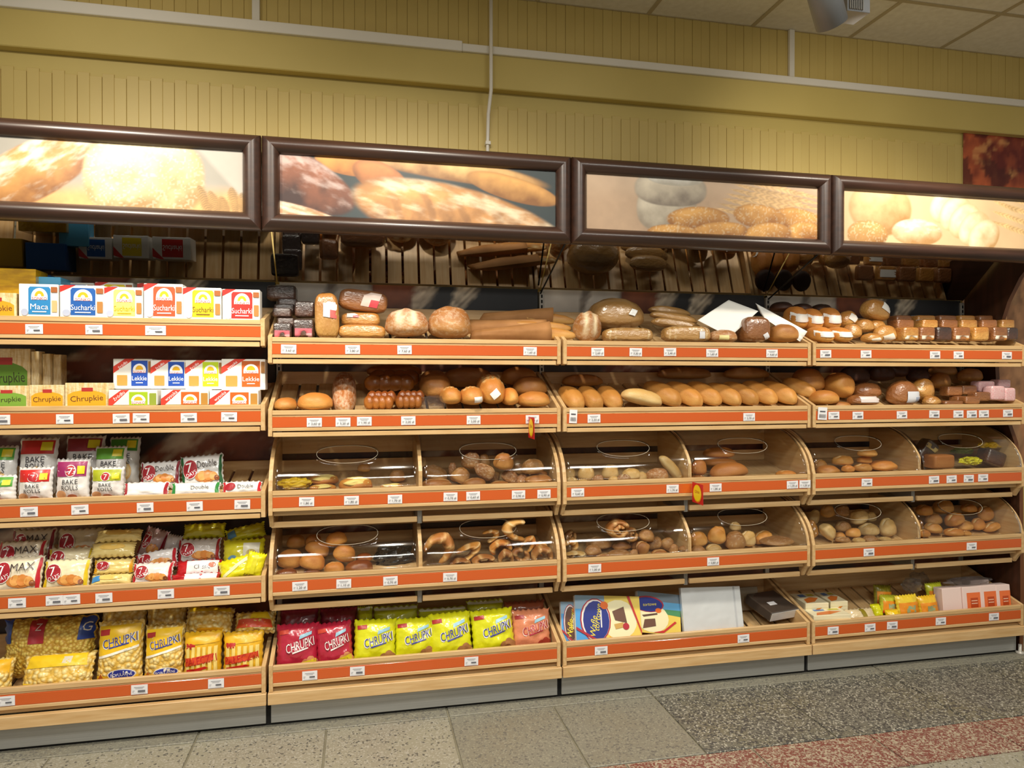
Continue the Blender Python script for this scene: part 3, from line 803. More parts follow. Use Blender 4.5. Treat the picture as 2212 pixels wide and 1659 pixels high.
for bi in range(4):
    x0, x1 = (bi-1)*W+0.002, bi*W-0.002
    root = empty('header_sign', ((x0+x1)/2, HY, HZ0)); tag(root, HL[bi], 'sign', 'bread header signs')
    R = tuple(root.location); wd = 0.066
    rail(root, R, (x0, HY, HZ1), (x1, HY, HZ1), (0, 0, -1), wd, 'frame_rail')
    rail(root, R, (x0, HY, HZ0), (x1, HY, HZ0), (0, 0, 1), wd, 'frame_rail')
    rail(root, R, (x0, HY, HZ0), (x0, HY, HZ1), (1, 0, 0), wd, 'frame_rail')
    rail(root, R, (x1, HY, HZ0), (x1, HY, HZ1), (-1, 0, 0), wd, 'frame_rail')
    o = link(bpy.data.objects.new('poster_print', poster(bi, x1-x0-2*wd, HZ1-HZ0-2*wd)), root)
    o.location = (x0+wd-R[0], 0.004, wd)
    box('backing_board', x0+0.01, x1-0.01, HY+0.008, HY+0.026, HZ0+0.01, HZ1-0.01, brownpanel, root, rel=R, bev=0)
    # tilted mirror behind it
    o = bpy.data.objects.new('mirror_panel', boxmesh('mirror_panel', x1-x0-0.002, 0.66, 0.006, mirror, 0.0))
    p0_ = Vector((0, 0.392, 1.886)); p1_ = Vector((0, -0.085, 2.330)); d_ = p1_-p0_
    o.location = ((x0+x1)/2, (p0_.y+p1_.y)/2, (p0_.z+p1_.z)/2); o.rotation_euler = (math.atan2(d_.z, d_.y)+math.pi, 0, 0)
    o.data.transform(Matrix.Diagonal((1, d_.length/0.66, 1, 1))) if bi == 0 else None
    link(o); tag(o, ('tilted mirror above the rusk packets, reflecting their tops', 'tilted mirror above the dark loaves and paper-bagged baguettes',
         'tilted mirror above the film-wrapped sliced loaves and white paper', 'tilted mirror above the small glossy wrapped loaves')[bi], 'mirror', 'canopy mirrors')
    if bi > 1:
        xx = x0
        ro = tube('support_rod', [(xx+0.0, HY+0.06, HZ0+0.03), (xx-0.005, 0.37, 1.86)], 0.004, blackmetal)
        tag(ro, ('thin black rod bracing the headers, above the baguette ends', 'thin black rod bracing the headers, above the white paper bags')[bi-2], 'rod', 'header support rods')
# ================================================================ PRICE LABELS
LABW, LABH = 0.060, 0.037
_lab = {}
def label_print(price, smear, w=LABW, h=LABH):
    k = (price, smear, w)
    if k not in _lab:
        it = [('r', .18, .74, .80, .79, '9a9aa0'), ('r', .26, .62, .72, .66, 'a5a5aa'), ('r', .08, .40, .22, .44, 'a5a5aa'), ('r', .08, .28, .18, .32, 'a5a5aa'), ('r', .08, .10, .88, .125, 'b5b5ba')]
        if price: it.append(('t', price, .60, .36, .27, '33333a'))
        else: it += [('r', .42, .26, .86, .46, '6a6a72')] if smear else [('r', .48, .30, .84, .44, '5a5a62')]
        _lab[k] = decals('price_print', it, w, h, lambda u, v, o: Vector(((u-.5)*w, -0.0012-o*0.6, (v-.5)*h)))
    return _lab[k]
PRICES = {
 (0, 0): [(75, ''), (204, ''), (337, '', 1.25)],
 (0, 1): [(3, ''), (140, ''), (262, ''), (305, ''), (408, ''), (495, '')],
 (0, 2): [(62, ''), (172, ''), (313, ''), (420, ''), (523, '')],
 (0, 3): [(35, ''), (116, ''), (153, ''), (223, ''), (357, ''), (478, '')],
 (0, 4): [(10, ''), (299, ''), (465, '')],
 (1, 0): [(624, '3,60 zł'), (762, '3,80 zł'), (874, '7,60 zł'), (1145, '1,60 zł')],
 (1, 1): [(679, '3,60 zł'), (741, '3,20 zł'), (787, '1,90 zł'), (882, '3,00 zł'), (1023, '2,00 zł'), (1150, '2,20 zł')],
 (1, 2): [(662, '1,80 zł'), (759, '1,80 zł'), (853, '1,70 zł'), (973, '0,70 zł'), (1022, '0,60 zł'), (1120, '0,90 zł'), (1175, '0,90 zł')],
 (1, 3): [(647, '1,20 zł'), (742, '1,10 zł'), (843, '0,70 zł'), (972, '0,70 zł')],
 (1, 4): [(668, ''), (771, ''), (1018, '')],
 (2, 0): [(1291, '2,60 zł'), (1373, '3,20 zł'), (1447, '2,40 zł'), (1538, '1,60 zł'), (1667, '4,60 zł')],
 (2, 1): [(1283, '2,20 zł'), (1618, '2,70 zł')],
 (2, 2): [(1248, '0,60 zł'), (1453, '1,70 zł'), (1546, '1,80 zł'), (1712, '1,70 zł'), (1739, '1,20 zł')],
 (2, 3): [(1285, '1,00 zł'), (1541, '0,80 zł')],
 (2, 4): [(1299, ''), (1607, '')],
 (3, 0): [(1783, ''), (1870, ''), (2019, ''), (2070, ''), (2174, '')],
 (3, 1): [(1801, ''), (1853, ''), (1948, ''), (2018, ''), (2070, ''), (2099, ''), (2125, ''), (2177, '')],
 (3, 2): [(1873, ''), (2018, ''), (2056, ''), (2093, ''), (2124, '')],
 (3, 3): [(1878, ''), (2100, '')],
 (3, 4): [(1801, ''), (1881, ''), (1929, ''), (2034, ''), (2149, '')],
}
RAILSAY = {0: ('rail under the rusk boxes', 'rail under the crispbread packs', 'rail under the crisp bread bags', 'rail under the wrapped croissants', 'rail under the yellow corn puffs'),
 1: ('rail under the bagged baguettes', 'rail under the braided loaves', 'rail under the cheese bun bin', 'rail under the crescent rolls', 'rail under the pink puff bags'),
 2: ('rail under the wrapped sliced loaves', 'rail under the long white loaves', 'rail under the seeded bread', 'rail under the twisted rolls', 'rail under the wafer sheets'),
 3: ('rail under the small glossy loaves', 'rail under the dark round loaves', 'rail under the orange rolls', 'rail under the golden slit rolls', 'rail under the pink paper packs')}
k = 0
ORD = ('first', 'second', 'third', 'fourth', 'fifth', 'sixth', 'seventh', 'eighth', 'ninth', 'tenth')
for (bi, r), lst in PRICES.items():
    for qi, e in enumerate(lst):
        px, price = e[0], e[1]; w = LABW*(e[2] if len(e) > 2 else 1.0)
        xx = aty(px, 900, 0.0)[0]; zc = ZT[bi][r]-0.049+rng.uniform(-.0015, .0015)
        o = bpy.data.objects.new('price_label', boxmesh('price_label', round(w, 4), 0.0012, LABH, labelpaper))
        o.location = (xx, -0.0008, zc); o.rotation_euler = (0, rng.uniform(-.02, .02), 0)
        link(o); tag(o, '%s price label from the %s side on the %s' % (ORD[len(lst)-1-qi], 'bread-bay' if bi == 0 else 'end-panel', RAILSAY[bi][r]), 'price label', 'price labels on the '+RAILSAY[bi][r])
        link(bpy.data.objects.new('price_print', label_print(price, k % 2, w)), o); k += 1
# tall stickers on the lips
for px, bi, sx, lab in ((1238, 2, 0.036, 'tall white barcode sticker on the rail under the long white loaves'), (1776, 3, 0.05, 'tall white sticker at the start of the rail under the dark round loaves')):
    xx = aty(px, 900, 0)[0]; zt = ZT[bi][1]
    o = bpy.data.objects.new('barcode_sticker', boxmesh('barcode_sticker', sx, 0.0012, 0.06, labelpaper)); o.location = (xx, -0.0022, zt-0.038); o.rotation_euler = (0, 0.05, 0)
    link(o); tag(o, lab, 'sticker')
    it = [('r', .2, .62+.05*(j % 2), .8, .66+.05*(j % 2), '55555c') for j in range(3)] + [('r', .15+.07*j, .15, .18+.07*j, .45, '44444a') for j in range(10)]
    link(bpy.data.objects.new('print', decals('print', it, sx, .06, lambda u, v, o_: Vector(((u-.5)*sx, -0.0012-o_*.5, (v-.5)*.06)))), o)
# promotional tags standing out from the rails
def promo(px, py, ang, lab):
    p = aty(px, py, -0.056)
    r_ = empty('promo_tag', (p[0], -0.056, p[2])); r_.rotation_euler = (0, 0, ang); tag(r_, lab, 'price tag')
    w, h = 0.104, 0.092
    link(bpy.data.objects.new('card', boxmesh('card', w, 0.0015, h, ink('c8191c'))), r_)
    it = [('e', .5, .5, .40, .45, 'e8841a'), ('e', .5, .52, .36, .40, 'f2d416'), ('t', 'CENA', .5, .58, .14, 'b5541a', 0, .55)]
    link(bpy.data.objects.new('print', decals('print', it, w, h, lambda u, v, o: Vector(((u-.5)*w, -0.0012-o, (v-.5)*h)))), r_)
    # clear holder clipped over the price rail beside the card
    V = [Vector((-.055, -.004, -.02)), Vector((-.055, -.004, .02)), Vector((-.053, .05, .02)), Vector((-.053, .05, -.02))]
    link(bpy.data.objects.new('clear_holder', mesh('clear_holder', V, [(0, 1, 2, 3)], acrylic)), r_)
promo(1507, 1066, -1.57, 'red promo tag with yellow CENA disc on the rail under the seeded bread')
promo(1148, 924, -1.57, 'red and yellow promo tag seen edge-on, on the rail under the braided loaves')

# ================================================================ BREAD SHAPES (unit size, centred)
def shape(fn, nu=30, nv=16):
    """fn(theta, phi) -> (x,y,z,cut); closed sphere-like surface"""
    V = []; C = []
    for j in range(nv+1):
        ph = -math.pi/2+math.pi*j/nv
        for i in range(nu):
            x, y, z, c = fn(2*math.pi*i/nu, ph); V.append((x, y, z)); C.append(c)
    F = []
    for j in range(nv):
        for i in range(nu): F.append((j*nu+i, j*nu+(i+1) % nu, (j+1)*nu+(i+1) % nu, (j+1)*nu+i))
    return V, F, C
def sgnp(x, p): return math.copysign(abs(x)**p, x)
from mathutils import noise as mn
def superb(ex, ez, flat=0.35, lump=0.03, seed=0, slashes=(), sdep=0.05, sw=0.05, long='x', ridges=0):
    """superellipsoid with a flattened base, lumps and slashes (lines in the top view)"""
    def fn(t, ph):
        c, s = math.cos(t), math.sin(t); cp, sp = math.cos(ph), math.sin(ph)
        x = 0.5*sgnp(c, ex)*sgnp(cp, ez); y = 0.5*sgnp(s, ex)*sgnp(cp, ez); z = 0.5*sgnp(sp, ez)
        if z < 0: z *= (1-flat)
        l = mn.noise(Vector((x*3+seed*7.3, y*3, z*3)))*lump+mn.noise(Vector((x*8+seed*3.1, y*8, z*8)))*lump*0.4
        k = 1+l*2; x *= k; y *= k; z *= k
        cut = 0.0
        if ph > 0:
            for (x0, y0, x1, y1) in slashes:
                dx, dy = x1-x0, y1-y0; q = ((x-x0)*dx+(y-y0)*dy)/(dx*dx+dy*dy); q = min(max(q, 0), 1)
                d = math.hypot(x-x0-q*dx, y-y0-q*dy); g = math.exp(-(d/sw)**2)
                cut = max(cut, g)
            z -= cut*sdep
        if ridges:
            g = max(0, math.sin(x*ridges*math.pi*2))**6; sc = 1-0.07*g; y *= sc; z *= sc; cut = max(cut, g*0.8)
        return x, y, z+flat*0.12, cut
    return fn
def bread_mesh(name, parts, matl):
    V = []; F = []; C = []
    for v, f, c in parts:
        o = len(V); V += v; C += c; F += [tuple(i+o for i in q) for q in f]
    # normalise to the unit box
    A = np.array(V); lo = A.min(0); hi = A.max(0); A = (A-(lo+hi)/2)/(hi-lo)
    me = mesh(name, A.tolist(), F, matl, smooth=True)
    at = me.attributes.new('cut', 'FLOAT', 'POINT'); at.data.foreach_set('value', np.array(C, dtype=np.float32))
    return me
def xf(part, M):
    v, f, c = part; return ([tuple(M @ Vector(p)) for p in v], f, c)
def arcbody(R, a0, a1, r0, taper, seed=0, twist=0):
    """bent tapering body (crescent, ring, twist) in the xz plane"""
    n, s = 26, 12; V = []; C = []
    for i in range(n+1):
        t = i/n; a = (a0+(a1-a0)*t)*D2R
        r = r0*(1-taper*abs(2*t-1)**2.2)*(1 if 0 < i < n else 0.25)
        cx, cz = R*math.cos(a), R*math.sin(a)
        for k in range(s):
            b = 2*math.pi*k/s
            rr = r*(1+0.16*max(0, math.sin(t*26+b*twist)))
            q = rr*math.cos(b); V.append((cx+q*math.cos(a), rr*math.sin(b)*1.0, cz+q*math.sin(a))); C.append(max(0, math.sin(t*26+b*twist))**4*0.7)
    F = [(i*s+k, i*s+(k+1) % s, (i+1)*s+(k+1) % s, (i+1)*s+k) for i in range(n) for k in range(s)]
    F += [tuple(range(s-1, -1, -1)), tuple(range(n*s, n*s+s))]
    return V, F, C
_bread = {}
def bmesh_for(kind, m_, seed):
    key = (kind, m_, seed)
    if key in _bread: return _bread[key]
    M = BM[m_]; S = seed
    if kind == 'oval': P = [shape(superb(0.95, 0.85, 0.5, 0.06, S, slashes=((-.3, -.05, .3, .08),) if S == 1 else (), sdep=.04, sw=.04))]
    elif kind == 'kaiser': P = [shape(superb(0.95, 0.85, 0.5, 0.05, S, slashes=((-.36, -.1, .36, .02),), sdep=0.13, sw=0.06))]
    elif kind == 'round': P = [shape(superb(1.0, 0.85, 0.5, 0.03, S))]
    elif kind == 'scored': P = [shape(superb(1.0, 0.85, 0.5, 0.03, S, slashes=((-.2, -.45, -.1, .4), (.12, -.45, .22, .4)), sdep=0.05, sw=0.07))]
    elif kind == 'loaf': P = [shape(superb(0.8, 0.85, 0.45, 0.03, S, slashes=[(-.34+.17*q, -.22, -.26+.17*q, .22) for q in range(5)], sdep=0.05, sw=0.035))]
    elif kind == 'ploaf': P = [shape(superb(0.8, 0.85, 0.45, 0.03, S))]
    elif kind == 'tin': P = [shape(superb(0.38, 0.55, 0.12, 0.02, S))]
    elif kind == 'sliced': P = [shape(superb(0.5, 0.6, 0.2, 0.015, S, ridges=9), 60, 16)]
    elif kind == 'rect': P = [shape(superb(0.28, 0.3, 0.05, 0.015, S))]
    elif kind == 'star': P = [shape(superb(1, 0.85, 0.4, 0.02, S, slashes=[(0, 0, .4*math.cos(q), .4*math.sin(q)) for q in (0.3, 1.55, 2.8, 4.05, 5.3)], sdep=0.08, sw=0.05))]
    elif kind == 'ring': P = [arcbody(0.36, 5, 355, 0.15, 0.0, S)]
    elif kind == 'crescent': P = [arcbody(0.36, -35, 215, 0.15, 0.62, S, 1)]
    elif kind == 'hook': P = [arcbody(0.36, -100, 110, 0.12, 0.35, S, 0)]
    elif kind == 'spiral': P = [arcbody(0.34, 0, 350, 0.14, 0.1, S, 1), xf(arcbody(0.14, 0, 300, 0.12, 0.3, S, 1), Matrix.Translation((0, -.05, 0)))]
    elif kind == 'braid':
        P = []; r2 = random.Random(S)
        for q in range(4):
            for sd in (-1, 1, 0):
                b_ = shape(superb(0.95, 0.95, 0.1, 0.03, S+q), 18, 10)
                T = Matrix.Translation((-.3+.2*q+(.1 if sd == 0 else 0), sd*.2, .12 if sd == 0 else 0)) @ Matrix.Rotation(sd*0.7, 4, 'Z') @ Matrix.Diagonal((.36, .30, .42, 1))
                P.append(xf(b_, T))
    elif kind == 'pastry':
        P = [shape(superb(1, .7, .4, .05, S)), xf(shape(superb(1, .9, .1, .12, S+3)), Matrix.Translation((0, -.06, .28)) @ Matrix.Diagonal((.8, .86, .6, 1)))]
        P[1] = (P[1][0], P[1][1], [1.0]*len(P[1][2]))
    elif kind == 'stick': P = [shape(superb(0.75, 0.8, 0.3, 0.03, S, slashes=[(-.38+.19*q, -.15, -.26+.19*q, .15) for q in range(5)], sdep=0.06, sw=0.04), 40, 14)]
    _bread[key] = bread_mesh(kind, P, M)
    return _bread[key]

def settle(o, bay, row, lim=0.03):
    """slide a thing along the line of sight until it clears the board below and the rail and board around it"""
    A = np.array([tuple(v.co) for v in o.data.vertices])
    Rm = np.array(o.rotation_euler.to_matrix()) * np.array(tuple(o.scale))[None, :]
    B = A @ Rm.T
    P = np.array(tuple(o.location)); d = P-CAM
    for _ in range(14):
        Q = B+P; s = slope(bay, row); f0 = fl(bay, row, 0)
        inside = (Q[:, 1] > 0.016) & (Q[:, 1] < 0.372)
        pen = float((f0+s*Q[:, 1]-Q[:, 2])[inside].max()) if inside.any() else -1
        yb = float(Q[:, 1].max())-0.371
        lo = Q[:, 2] < ZT[bay][row]+0.001
        yf = 0.018-float(Q[lo, 1].min()) if lo.any() else -1
        if pen <= 0.0005 and yb <= 0 and yf <= 0: break
        if yb > 0: P = P+d*(-yb*0.8/d[1]); continue
        if yf > 0.001:
            if pen <= 0.001: P = P+np.array([0, yf, 0]); continue
            P = P+np.array([0, yf*0.7, pen*0.7+s*yf*0.7]); continue
        if pen > 0:
            P = P+d*(-min(pen/(s+0.1), 0.02)/d[1])+np.array([0, 0, pen*0.3])
    o.location = P

def labelpatch(o, u, v, su, sv, cols, rot=0.0, face='front'):
    """sticker lying on a loaf: unit-space patch pressed onto its surface"""
    me = o.data; A = np.array([w.co for w in me.vertices]); n = 7; V = []; F = []
    fi = 1 if face == 'front' else 2; sg = -1 if face == 'front' else 1
    ax = (0, 2) if face == 'front' else (0, 1)
    sel = A[:, fi]*sg > -0.05
    B = A[sel]
    c, s = math.cos(rot), math.sin(rot)
    for j in range(n):
        for i in range(n):
            a = (i/(n-1)-.5)*su; b = (j/(n-1)-.5)*sv
            p, q = u+a*c-b*s, v+a*s+b*c
            d = (B[:, ax[0]]-p)**2+(B[:, ax[1]]-q)**2; idx = np.argsort(d)[:5]; wgt = 1/(d[idx]+1e-4)
            h = float((B[idx, fi]*wgt).sum()/wgt.sum())+sg*0.04
            t = [0, 0, 0]; t[ax[0]] = p; t[ax[1]] = q; t[fi] = h; V.append(t)
    F = [(j*n+i, j*n+i+1, (j+1)*n+i+1, (j+1)*n+i) for j in range(n-1) for i in range(n-1)]
    fm = []
    for j in range(n-1):
        for i in range(n-1): fm.append(1 if len(cols) > 1 and (i >= 3 and j <= 2) else 0)
    me2 = mesh('sticker', V, F, [ink(c_) for c_ in cols], smooth=True, fm=fm)
    link(bpy.data.objects.new('sticker', me2), o)

def bread(kind, m_, px, py, wpx, hpx, bay, row, lab, group=None, cat='bread', name=None, lvl=0.0, dep=None, rot=0, yaw=0, pitch=0, seed=None, y=None, ymin=0.05, ymax=0.345):
    """px,py: where its centre shows; wpx,hpx: size seen; lvl: metres above the board it lies on"""
    zt = ZT[bay][row]; s = slope(bay, row); seed = rng.randrange(3) if seed is None else seed
    h0 = hpx*3.25/FPX
    if y is None:
        p = onplane(px, py, fl(bay, row, 0)+h0*0.5+lvl, s)
        if p[1] < ymin: p = aty(px, py, ymin)
        elif p[1] > ymax: p = aty(px, py, ymax)
    else: p = aty(px, py, y)
    k = mpp(p); w, h = wpx*k, hpx*k
    d = dep if dep else w*0.8
    if y is None and p[1] < d*0.5+0.02:
        p = aty(px, py, min(d*0.5+0.02, 0.2)); k = mpp(p); w, h = wpx*k, hpx*k
    if p[1]+d*0.5 > 0.375: d = max(0.05, (0.375-p[1])*2)
    o = bpy.data.objects.new(name or {'tin': 'tin_loaf', 'sliced': 'sliced_loaf', 'rect': 'small_loaf', 'ring': 'ring_roll', 'crescent': 'crescent_roll', 'hook': 'crescent_roll', 'braid': 'braided_loaf', 'pastry': 'cheese_bun', 'stick': 'baguette', 'oval': 'bread_roll', 'kaiser': 'bread_roll', 'star': 'bread_roll', 'spiral': 'spiral_roll'}.get(kind, 'bread_loaf'), bmesh_for(kind, m_, seed))
    o.location = p; o.scale = (w, d, h); o.rotation_euler = (pitch*D2R, -rot*D2R, yaw*D2R)
    if kind != 'stick': settle(o, bay, row)
    link(o); tag(o, lab, cat, group)
    return o

# ---------------------------------------------------------------- bay 2 (index 1), top tray
P1 = 'red and white sticker'
gd = 'dark glossy rye loaves stacked at the bay edge'
for (px, py, w, h, lv, y) in ((612, 640, 64, 34, .10, .30), (612, 672, 50, 26, .10, .20), (614, 660, 46, 24, .10, .27)):
    bread('rect', 'w_dark', px, py, w, h, 1, 0, 'dark film-wrapped rye loaf without sticker at the back of the rye heap', gd, y=y, dep=.11)
for i, (px, py, w, h, y) in enumerate(((611, 700, 40, 22, .13), (611, 680, 42, 22, .16), (656, 670, 44, 36, .16), (611, 716, 40, 36, .075), (656, 712, 44, 42, .08))):
    o = bread('rect', 'w_dark', px, py, w, h, 1, 0, ('dark rye loaf lying directly on the pink-stickered loaf at the bay edge', 'dark rye loaf second above the pink-stickered loaf at the bay edge', 'dark rye loaf on the pink-stickered loaf beside the tan upright loaf', 'dark rye loaf with pink sticker at the bay edge', 'dark rye loaf with pink sticker beside the tan upright loaf')[i], gd, y=y, dep=.09)
    if i > 2: labelpatch(o, 0, -.26, .8, .5, ('d8707c', 'e8b0b4'))
o = bread('tin', 'w_golden', 709, 686, 52, 102, 1, 0, 'tan film-wrapped tin loaf standing on end with white sticker', y=.085, dep=.10, rot=2)
labelpatch(o, .15, .12, .55, .34, ('f4ece8', 'd2605c'), -.1)
bread('tin', 'w_brown', 704, 655, 40, 40, 1, 0, 'brown wrapped loaf hidden behind the tan upright loaf', y=.22, dep=.1, rot=-20)
o = bread('tin', 'w_brown', 783, 658, 108, 50, 1, 0, 'brown film-wrapped tin loaf lying on top of two other loaves', y=.15, dep=.11, rot=-6)
labelpatch(o, .16, .05, .34, .66, ('e6cfc4', 'cf4a52'), -.12)
o = bread('tin', 'w_golden', 780, 693, 88, 32, 1, 0, 'golden wrapped loaf between the two other stacked tin loaves', y=.14, dep=.12)
labelpatch(o, -.2, .25, .3, .3, ('ecd9d0', 'cf4a52'))
bread('tin', 'w_golden', 789, 718, 106, 32, 1, 0, 'golden film-wrapped tin loaf lying lowest beside the floury round loaf', y=.075, dep=.11)
bread('scored', 'floury', 874, 708, 98, 66, 1, 0, 'floury round loaf with pale slashes beside the tin loaves', dep=.2, seed=1)
bread('round', 'rustic', 967, 702, 95, 70, 1, 0, 'brown round loaf next to the paper-bagged baguettes', dep=.19, seed=0)
# baguettes in kraft bags
def paper_sleeve(c4, y4, bulge, lab, mt=kraft, name='paper_bag', group=None, cat='paper bag', ymid=None):
    """flattened bag from four corners (pixel, depth); two bulging sheets joined at the edges"""
    Q = [Vector(aty(px, py, y_)) for (px, py), y_ in zip(c4, y4)]
    o0 = (Q[0]+Q[1]+Q[2]+Q[3])/4; nr = (Q[1]-Q[0]).cross(Q[3]-Q[0]).normalized()
    if nr.y > 0: nr = -nr
    n = 14; V = []; F = []; r2 = random.Random(len(lab))
    for sd in (1, -1):
        for j in range(n+1):
            for i in range(n+1):
                u, v = i/n, j/n
                p = Q[0]*(1-u)*(1-v)+Q[1]*u*(1-v)+Q[2]*u*v+Q[3]*(1-u)*v
                e = math.sin(math.pi*v)**0.7*(0.35+0.65*math.sin(math.pi*min(u*1.0, 0.62))) if bulge > .012 else math.sin(math.pi*v)**.8
                w = mn.noise(Vector((u*5, v*4, sd*3+len(lab))))*0.006
                V.append(p+nr*(sd*bulge*e+w*math.sin(math.pi*v))-o0)
    m_ = (n+1)*(n+1)
    for sd in (0, 1):
        for j in range(n):
            for i in range(n):
                q = sd*m_+j*(n+1)+i; f = (q, q+1, q+n+2, q+n+1); F.append(f if sd == 0 else f[::-1])
    for i in range(n):
        F.append((i, m_+i, m_+i+1, i+1)); q = n*(n+1)+i; F.append((q, q+1, m_+q+1, m_+q))
        a_, b_ = i*(n+1), (i+1)*(n+1); F.append((a_, b_, m_+b_, m_+a_))
    me = mesh(name, V, F, mt, smooth=True)
    o = bpy.data.objects.new(name, me); o.location = o0; link(o); tag(o, lab, cat, group)
    s_ = o.modifiers.new('paper', 'SOLIDIFY'); s_.thickness = 0.0008
    return o
paper_sleeve([(1030, 702), (1192, 706), (1195, 664), (1045, 676)], [.27, .22, .24, .29], .032, 'kraft paper bag of the rearmost baguette, behind the other two bags')
paper_sleeve([(1012, 722), (1178, 728), (1180, 690), (1015, 690)], [.20, .15, .17, .22], .032, 'kraft paper bag with baguette between the front and rear bags')
paper_sleeve([(1014, 737), (1190, 743), (1187, 694), (1018, 714)], [.085, .06, .07, .10], .034, 'kraft paper bag with baguette lying against the front lip')
gb = 'baguettes sticking out of paper bags'
for (px, py, w, h, y, r_) in ((1180, 688, 128, 24, .235, -4), (1168, 706, 136, 24, .165, -2), (1178, 720, 134, 27, .07, -3)):
    bread('stick', 'golden', px, py, w, h, 1, 0, 'golden baguette with its end sticking out of the %s kraft paper bag' % ('rearmost', 'middle', 'front')[(.235, .165, .07).index(y)], gb, y=y, dep=.05, rot=r_, yaw=-3)

# second tray
L2 = 'brown loaf among the loaves beside the braided bread'
bread('ploaf', 'orange', 617, 875, 48, 30, 1, 1, 'small glossy bun in the corner beside the flat round roll', dep=.12)
bread('round', 'orange', 680, 870, 76, 40, 1, 1, 'flat round golden bread beside the floury log loaf', dep=.14)
bread('ploaf', 'floury', 742, 845, 52, 46, 1, 1, 'long floury brown log loaf pointing out of the tray', dep=.34, y=.18, pitch=26)
bread('braid', 'glazed', 823, 868, 70, 42, 1, 1, 'glazed braided loaf next to the floury log loaf', dep=.12, y=.085)
bread('braid', 'glazed', 892, 868, 68, 42, 1, 1, 'glazed braided loaf next to the crumpled clear bag', dep=.12, y=.085)
bread('braid', 'glazed', 850, 822, 120, 48, 1, 1, 'wide braided loaf lying behind the two front braids', dep=.13, y=.23)
bread('loaf', 'glazed', 852, 800, 118, 30, 1, 1, 'dark glazed loaf at the back above the braided bread', y=.33, dep=.08)
bread('ploaf', 'brown', 938, 833, 72, 58, 1, 1, 'brown oblong loaf tipped forward above the crumpled clear bag', dep=.26, y=.20, pitch=12)
bread('ploaf', 'brown', 1010, 815, 110, 44, 1, 1, 'big dark loaf lying across at the back of the tray', y=.31, dep=.1)
bread('loaf', 'orange', 970, 866, 50, 44, 1, 1, 'short golden loaf beside the crumpled clear bag', dep=.2, y=.13)
o = bread('loaf', 'orange', 1016, 866, 54, 44, 1, 1, 'golden loaf with white sticker low at its front end', dep=.22, y=.13)
labelpatch(o, .18, -.2, .36, .3, ('f0efec',), .1)
o = bread('loaf', 'orange', 1060, 852, 62, 66, 1, 1, 'golden loaf with white square sticker on its end', dep=.26, y=.15, pitch=10)
labelpatch(o, .0, -.02, .32, .26, ('f2f1ee',), .7)
bread('ploaf', 'orange', 1098, 868, 34, 40, 1, 1, 'golden loaf squeezed beside the two stacked round loaves', dep=.2, y=.13)
bread('round', 'brown', 1145, 838, 78, 46, 1, 1, 'round brown loaf lying on top of another round loaf', y=.16, dep=.15)
bread('round', 'orange', 1148, 878, 76, 36, 1, 1, 'round golden loaf under another round loaf', y=.10, dep=.15)
bread('round', 'brown', 1120, 812, 80, 40, 1, 1, 'round dark loaf at the back behind the stacked round loaves', y=.31, dep=.1)
def crumple(px, py, wpx, hpx, y, lab, mt=film, seed=0, name='plastic_bag'):
    p = aty(px, py, y); k = mpp(p)
    V, F, C = shape(superb(0.8, 0.8, .2, .12, seed), 26, 14)
    V = [tuple(Vector(v)*(1+0.35*mn.noise(Vector(v)*6+Vector((seed, 0, 0))))) for v in V]
    o = bpy.data.objects.new(name, mesh(name, V, F, mt, smooth=False)); o.location = p; o.scale = (wpx*k, .07, hpx*k)
    link(o); tag(o, lab, 'plastic bag'); return o
crumple(936, 872, 62, 34, .055, 'crumpled clear plastic bag between braided loaf and golden loaves')

# bins of the middle and lower rows
def pile(bay, row, kinds, mats, pts, lab, group, cat='bread roll', h=None, dep=None, name=None):
    for i, e in enumerate(pts):
        px, py, w, hh = e[:4]; r_ = e[4] if len(e) > 4 else 0
        zt = ZT[bay][row]
        lv = e[5] if len(e) > 5 else 0.0
        ym = None
        bread(kinds[i % len(kinds)], mats[i % len(mats)], px, py, w, hh, bay, row, lab, group, cat, lvl=lv, rot=r_, dep=dep, name=name, ymin=0.075, ymax=0.32)
pile(1, 2, ['pastry'], ['cheese'], [(697, 1037, 66, 22), (697, 1053, 58, 16), (768, 1045, 72, 30), (846, 1052, 50, 16)], 'bun topped with melted yellow cheese in the covered bin', 'cheese buns in the covered bin', 'bun')
bread('oval', 'whole', 858, 1036, 34, 26, 1, 2, 'small pale roll at the back of the cheese bun bin', None, 'bread roll', y=.25)
bread('oval', 'golden', 786, 1010, 28, 18, 1, 2, 'small roll seen through the slot behind the cheese buns', None, 'bread roll', y=.30)
crumple(640, 1046, 70, 24, .13, 'yellow paper wrapper lying beside the cheese buns', mat('yellow_paper', 'c9a81c', .5), 4, 'paper_wrapper')
pile(1, 2, ['oval', 'kaiser', 'oval'], ['whole', 'brown', 'rustic'],
     [(938, 1022, 60, 34, -18), (943, 1045, 66, 22), (980, 1020, 22, 44, 15), (1004, 1030, 44, 38, -30), (1021, 1043, 52, 24), (1046, 1020, 34, 50, 60, .02), (1065, 1030, 28, 36, 60), (1086, 1004, 46, 40, -10, .07), (1018, 1000, 44, 38, 0, .06), (1043, 997, 28, 34, 0, .06),
      (1077, 1045, 44, 14), (1110, 1032, 40, 30, -30), (1148, 1010, 50, 34, 5, .06), (1156, 1040, 66, 22), (1130, 1036, 40, 22, 20), (1122, 1014, 34, 26, -10, .03), (1168, 1028, 40, 24)],
     'small brown wholemeal roll heaped in the covered bin beside the cheese buns', 'wholemeal rolls in the covered bin')
